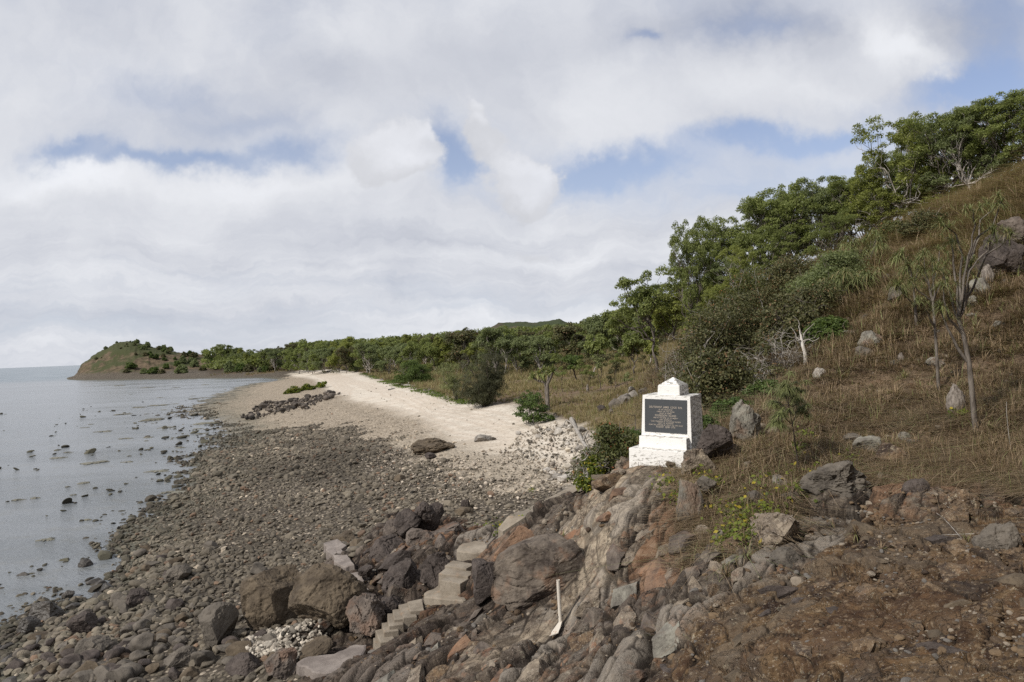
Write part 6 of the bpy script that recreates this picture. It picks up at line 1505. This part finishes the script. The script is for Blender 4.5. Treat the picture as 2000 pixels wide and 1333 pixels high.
def thin_trees():
    """strap-leaved thin trees on the near slope; branch tips given as photo positions at the tree's distance"""
    D = [((1907, 852), [((1890, 640), [(1882, 560), (1870, 520)]), ], None),]
    def fork(base, trunk, limbs, lab, leaf='olive_strap', bark='grey_bark', r0=.055, L=.55, nl=34, seed=1, extra=2, up=.8, wd=.026):
        r = rs(seed); b = base_at(*base); Y = b[1]; tb, cb = Mesh(), Mesh()
        def pt(u, v, dy=0): return py(u, v, Y+dy)-b
        tr = np.array([(0, 0, -.15)] + [pt(*p) for p in trunk]); n = len(tr); R = np.linspace(r0, r0*.55, n); tb.tube(tr, R, 8)
        for (start, pts) in limbs:
            dy = r.normal()*.35; m_ = len(pts)
            P = np.array([tr[start]] + [pt(p[0], p[1], dy*(q+1)/m_) for q, p in enumerate(pts)])
            Q = np.concatenate([wiggle(r, P[q], P[q+1], 5, .06)[:-1] for q in range(m_)] + [P[-1:]])
            tb.tube(Q, np.linspace(R[start]*.75, .010, len(Q)), 6)
            for _ in range(extra): rosette(cb, r, P[-1] + r.normal(size=3)*.07*L/.5, nl, L, wd, up, .62)
            for _ in range(extra): rosette(cb, r, Q[-3] + r.normal(size=3)*.12, nl//2, L*.8, wd, up, .7)
        plant('slope_tree', (tb.mesh('trunk', M[bark]), cb.mesh('foliage', M[leaf], False)), b, 0, lab, 'tree', names=('trunk', 'foliage'))
    fork((1907, 853), [(1900, 780), (1893, 710), (1882, 655), (1872, 625)],
         [(4, [(1862, 600), (1850, 560), (1838, 530)]), (4, [(1888, 590), (1890, 540), (1892, 515)]), (2, [(1850, 640), (1835, 600)]), (4, [(1893, 530), (1930, 490), (1945, 450)]), (4, [(1880, 500), (1868, 460), (1845, 440)]), (4, [(1900, 500), (1915, 430), (1945, 405)]), (3, [(1855, 625), (1845, 590), (1842, 560)]), (4, [(1905, 470), (1940, 440), (1955, 395)]), (3, [(1870, 560), (1862, 500), (1860, 470)]), (4, [(1888, 520), (1905, 440), (1900, 410)]), (4, [(1925, 500), (1955, 480), (1965, 455)])],
         'tall thin tree with forked bare branches and tufted leaves near the right edge', seed=11, L=.36, extra=3, wd=.012, nl=40, up=1.1, r0=.06)
    fork((1834, 768), [(1830, 700), (1826, 640), (1822, 590)], [(3, [(1815, 560), (1800, 530)]), (3, [(1822, 545), (1822, 510)]), (3, [(1835, 560), (1845, 520)]), (3, [(1795, 570), (1780, 550)]), (2, [(1805, 600), (1790, 585)]), (3, [(1810, 540), (1805, 495)]), (3, [(1830, 530), (1835, 490)])],
         'thin tree with olive tufted leaves left of the tall forked one', seed=12, r0=.045, L=.34, extra=3, wd=.012, nl=40, up=1.1)
    fork((1790, 640), [(1788, 600), (1785, 570)], [(2, [(1780, 540), (1770, 520)]), (2, [(1790, 540), (1800, 505)]), (1, [(1770, 580), (1755, 560)]), (2, [(1775, 520), (1760, 500)])], 'short tree of grassy tufts farther up the slope behind the thin ones', seed=13, L=.6, extra=4, wd=.02, nl=50, up=1.0)
    fork((1562, 925), [(1555, 880), (1548, 830), (1540, 790)], [(3, [(1536, 775), (1530, 765)]), (3, [(1545, 780), (1552, 765)]), (3, [(1525, 795), (1512, 785)]), (3, [(1550, 795), (1560, 785)]), (3, [(1535, 800), (1525, 812)]), (2, [(1530, 815), (1515, 825)]), (2, [(1555, 805), (1568, 800)]), (3, [(1540, 760), (1538, 755)])],
         'slender drooping green sapling standing in the grass right of the pale pointed rock', leaf='needle', bark='dark_bark', r0=.016, L=.27, nl=100, seed=14, up=.7, wd=.013, extra=3)
    # leaning saplings / stumps
    for (p0, p1, rr, mt, lab) in [((1305, 720), (1298, 690), .02, 'grey_bark', 'short grey stick beside the lone eucalypt base')]: pass
    r = rs(71)
    for (u, v, w_, h, lab) in [(1868, 820, 34, 52, 'grey conical termite mound on the slope left of the tall thin tree'), (1760, 712, 12, 17, 'small pale termite mound high on the grassy slope'), (1148, 766, 6, 13, 'narrow pale termite mound standing on the brown plain'),
                               (1930, 560, 26, 34, 'pointed grey termite mound below the dark outcrop at the right edge'), (1207, 778, 5, 8, 'tiny pale termite mound on the plain behind the outcrop')]:
        b = base_at(u, v); s = px(b[1]); V = ICO[4][0].copy(); V[:, 2] = (V[:, 2]+.75)/1.75; k = 1-.42*np.clip(V[:, 2], 0, 1)**2.2
        V[:, :2] *= k[:, None]; V = V + ICO[4][0]*(fbm(V*3+u, 4, .6, 7)*.16 + fbm(V*11+u, 2, .6, 8)*.05)[:, None]
        V = V*np.array([w_*s*.5, w_*s*.5, h*s*1.05]); tag(ob('termite_mound', mesh_np('termite_mound', V, ICO[4][1], True, mats=[M['termite']]), loc=b), lab, 'termite mound')
    # driftwood
    for k, (pts, rr, lab, br) in enumerate([([(1116, 822), (1125, 842), (1140, 868), (1150, 890)], .16, 'long bleached driftwood log lying on the pale rubble', [((1140, 868), (1150, 858)), ((1125, 842), (1105, 834))]),
                                     ([(1090, 861), (1110, 862), (1138, 861)], .03, 'thin straight driftwood stick pointing across the rubble', []), ([(786, 752), (797, 755), (811, 756)], .22, 'driftwood log half buried by beach grass beyond the round bush', [((797, 755), (800, 750))]),
                                     ([(759, 763), (766, 761), (772, 759)], .12, 'short branched driftwood on the sand left of the round bush', [((766, 761), (763, 757))]), ([(632, 729), (640, 727), (645, 726)], .25, 'dark driftwood log at the far end of the sand', []),
                                     ([(1085, 840), (1100, 836), (1115, 840)], .08, 'forked grey driftwood branch above the long log', [((1100, 836), (1108, 828))]), ([(1940, 770), (1965, 782), (1995, 795)], .05, 'charred fallen branch in the grass by the tall thin tree', []),
                                     ([(1845, 765), (1858, 762), (1870, 763)], .03, 'short grey fallen stick in the grass behind the termite mound', [])]):
        P = np.array([on(u, v, rr*.7) for u, v in pts]); o0 = P[0].copy(); mb = Mesh(); t = np.linspace(0, 1, 9)
        Q = np.stack([np.interp(t, np.linspace(0, 1, len(P)), P[:, q]) for q in range(3)], 1)-o0; Q += r.normal(size=Q.shape)*rr*.25
        mb.tube(Q, np.linspace(rr, rr*.5, 9), 8)
        for a, c in br: mb.tube([np.array(on(*a, rr))-o0, (np.array(on(*a, rr))+np.array(on(*c, rr*3)))/2-o0+np.array([0, 0, .1]), np.array(on(*c, rr*3))-o0], [rr*.5, rr*.35, rr*.15], 6)
        tag(ob('driftwood' if k < 6 else 'fallen_branch', mb.mesh('driftwood', M['dark_bark' if k in (4, 6) else 'dead_wood']), loc=o0), lab, 'driftwood' if k < 6 else 'branch')
    # dead grass stalks crossing on the brown face
    for k, (a, c, lab) in enumerate([((1830, 1018), (1895, 1078), 'long thin dead stalk slanting across the brown rock face'), ((1840, 1062), (1905, 1052), 'short dead stalk crossing the long one on the brown rock face'), ((1966, 785), (1976, 890), 'tall dry grass stalk upright near the right edge')]):
        A, C = np.array(on(*a, .12)), np.array(on(*c, .05))
        if k == 2: C = base_at(1976, 890); A = py(1966, 785, C[1])
        mb = Mesh(); mb.tube(wiggle(r, A-A, C-A, 6, .02), np.linspace(.004, .007, 6), 5); tag(ob('dead_stalk', mb.mesh('dead_stalk', M['dead_wood']), loc=A), lab, 'stalk')
thin_trees()

# ------------------------------------------------------------------ grass
def blades(r, P, h, n, wd, spread=.55, seg=2, lean=.8, amat=.0):
    """P tuft positions (k,3), h heights (k) -> V, F, attr"""
    k = len(P); C = np.repeat(P, n, 0); H = np.repeat(h, n)*r.uniform(.45, 1.15, k*n); th = r.uniform(0, 2*math.pi, k*n)
    D = np.stack([np.cos(th), np.sin(th)], -1); le = np.abs(r.normal(0, lean, k*n))*.6 + .1
    W_ = np.repeat(np.broadcast_to(wd, (k,)), n)*r.uniform(.6, 1.3, k*n)
    off = D*(r.uniform(0, .28, k*n)*np.repeat(h, n)*spread)[:, None]
    S = np.stack([-D[:, 1], D[:, 0]], -1); rr = r.uniform(-.8, .8, k*n); S = S*np.cos(rr)[:, None] + D*np.sin(rr)[:, None]
    V = []
    for t in np.linspace(0, 1, seg+1):
        hx = H*le*t**1.6; hz = H*t*(1-.42*np.minimum(le, 2.0)*t)/(1+.30*le)
        c = np.concatenate([C[:, :2] + off + D*hx[:, None], (C[:, 2]+hz-.02)[:, None]], 1)
        w_ = W_*(1-t*.85)*.5; s3 = np.concatenate([S*w_[:, None], np.zeros((k*n, 1))], 1); V += [c-s3, c+s3]
    V = np.stack(V, 1); m_ = 2*(seg+1); b = np.arange(k*n)*m_
    F = np.concatenate([np.stack([b+2*q, b+2*q+1, b+2*q+3, b+2*q+2], -1) for q in range(seg)])
    a = np.clip(np.repeat(r.uniform(0, 1, k), n)*.6 + r.uniform(0, .4, k*n), 0, 1)
    return V.reshape(-1, 3), F, np.repeat(a, m_)
def grass():
    r = rs(81)
    N = 190000; a = r.uniform(.20, .95, N); Y = np.exp(r.uniform(math.log(8.5), math.log(62), N)); x = a*Y
    p = np.clip((Y/11)**2*.30, 0, 1) if False else np.ones(N)
    sand, rock, rust, pale, veg = zones(x, Y); dn = fbm(np.stack([x, Y, x*0], -1)*.55, 3, seed=101)
    k = (veg > .5) & (r.random(N) < np.clip(.72 + dn*2.4 + fbm(np.stack([x, Y, x*0], -1)*1.9, 2, seed=104)*1.2, .22, 1))
    crev = (rock > .03) & (rock < .97) & (r.random(N) < .35) | (rock > .5) & (r.random(N) < .010*(rust < .5) + .022*(a > .28)*(a < .55)*(Y > 10.5)) & (dn > -.1)
    k = k | crev
    x, Y, a, dn = x[k], Y[k], a[k], dn[k]
    sel = r.random(len(x)) < np.clip(72000/len(x), 0, 1); x, Y, dn = x[sel], Y[sel], dn[sel]
    z = HZ(x, Y); P = np.stack([x, Y, z], -1)
    h = r.uniform(.12, .32, len(x))*(1+dn*.6)*np.clip(Y/18, 1, 2.0)
    V, F, A = blades(r, P, h, 11, np.clip(Y*.0008, .008, .035), lean=2.8, spread=1.4)
    tag(ob('dry_slope_grass', mesh_np('dry_slope_grass', V, F, False, {'leaf': A}, mats=[M['dry_grass']])), 'dry brown grass covering the hillside', 'grass', kind='stuff')
    print('slope tufts', len(P))
    # bigger tangled clumps of straw among it
    i = r.choice(len(P), min(10500, len(P)), replace=False); Pb = P[i]; V, F, A = blades(r, Pb, r.uniform(.28, .62, len(Pb))*np.clip(Pb[:, 1]/20, .8, 1.8), 24, np.clip(Pb[:, 1]*.0011, .010, .05), lean=3.6, spread=1.2, seg=3)
    tag(ob('straw_grass', mesh_np('straw_grass', V, F, False, {'leaf': A}, mats=[M['straw']])), 'larger tangled clumps of straw-coloured grass on the hillside', 'grass', kind='stuff')
    # plain grass
    N = 90000; a = r.uniform(-.45, .42, N); Y = np.exp(r.uniform(math.log(36), math.log(330), N)); x = a*Y
    sand, rock, rust, pale, veg = zones(x, Y); dn = fbm(np.stack([x, Y, x*0], -1)*.12, 3, seed=102)
    k = (veg > .55) & (r.random(N) < np.clip(.7+dn, .2, 1)); x, Y, dn = x[k][:26000], Y[k][:26000], dn[k][:26000]
    P = np.stack([x, Y, HZ(x, Y)], -1); V, F, A = blades(r, P, r.uniform(.35, .9, len(x))*(1+dn*.5)*np.clip(Y/90, .8, 1.6), 10, Y*.00075, spread=1.3, lean=.6)
    tag(ob('plain_grass', mesh_np('plain_grass', V, F, False, {'leaf': A}, mats=[M['plain_grass']])), 'tawny and green grass over the plain behind the beach', 'grass', kind='stuff')
    # beach creeper at the top of the sand
    pl = poly_w([(640, 722), (700, 728), (745, 748), (830, 770), (900, 790), (970, 792), (960, 784), (880, 778), (820, 755), (745, 735), (690, 722)])
    N = 40000; u = r.uniform(600, 1000, N); x = r.uniform(-60, 5, N); Y = r.uniform(55, 200, N)
    k = (sdist(pl, x, Y) > 0) & (fbm(np.stack([x*.5, Y*.25, x*0], -1), 3, seed=103) > -.02); x, Y = x[k][:2500], Y[k][:2500]
    cb = Mesh(); P = np.stack([x, Y, HZ(x, Y)+.08], -1); P = np.repeat(P, 7, 0) + r.normal(size=(len(P)*7, 3))*np.array([.5, .5, .03]); leaves(cb, r, P, np.array([0, 0, 1.0]) + P*0, .30, .20, 0, .4)
    tag(ob('beach_creeper', cb.mesh('beach_creeper', M['vine'], False)), 'green creeping vine along the top of the sand', 'creeper', kind='stuff')
    # green vine in the near grass
    cb = Mesh()
    for (u, v, n, s) in [(1455, 1045, 90, .25), (1430, 1010, 60, .22), (1480, 1020, 70, .25), (1385, 960, 60, .16), (1445, 1070, 40, .15), (1500, 960, 40, .3), (1540, 980, 30, .3), (1575, 860, 26, .12), (1560, 890, 24, .1), (1330, 985, 50, .14), (1345, 905, 60, .15), (1372, 940, 40, .1), (1660, 905, 30, .1), (1880, 830, 30, .12), (1420, 1075, 40, .12), (1300, 960, 26, .12), (1600, 930, 26, .2), (990, 1035, 50, .18), (1010, 1025, 50, .2), (965, 1040, 40, .18), (1040, 965, 16, .1)]:
        c = base_at(u, v); P = c + r.normal(size=(n*2, 3))*np.array([s, s, .05]); P[:, 2] = HZ(P[:, 0], P[:, 1]) + np.abs(r.normal(0, .10, n*2)) + .06
        leaves(cb, r, P, np.array([0, -.4, 1.0]) + P*0, .085, .06, .1, .6)
    tag(ob('ground_vine', cb.mesh('ground_vine', M['yellow_leaf'], False)), 'bright green vine leaves scattered through the grass and rocks', 'vine', kind='stuff')
    # single tufts one can point to
    for k, (u, v, h, mt, lab) in enumerate([(1052, 1095, .34, 'olive_strap', 'green grass tuft growing in the crack above the huge angular boulder'), (1082, 1112, .40, 'olive_strap', 'yellowish grass tuft at the top corner of the huge angular boulder'), (1100, 1055, .3, 'olive_strap', 'dark thin grass tuft beside the second rust-stained boulder'),
             (1722, 1105, .30, 'dry_grass', 'straw and green grass tuft on the brown face below the dead stalks'), (1890, 1088, .34, 'dry_grass', 'grey dry tuft where the dead stalks cross'), (1420, 1140, .34, 'dry_grass', 'arching dry grass tuft at the left edge of the brown face'), (1300, 1215, .3, 'dry_grass', 'dry grass tuft hanging between grey lichen rocks'),
             (1325, 1015, .5, 'dry_grass', 'long drooping tuft beside the upright pale slab'), (1765, 745, .5, 'strap_leaf', 'pale spiky strap-leaved clump on the slope below the small termite mound'), (1672, 1060, .28, 'dry_grass', 'green-tipped tuft in the crack above the brown face'), (1800, 575, .9, 'strap_leaf', 'bright pale green spiky clump under the thin trees')]):
        b = base_at(u, v); cb = Mesh(); rosette(cb, r, np.zeros(3), 46, h, .012*b[1]/12, 1.1, .45)
        tag(ob('grass_tuft', cb.mesh('grass_tuft', M[mt], False), loc=b), lab, 'grass tuft')
grass()
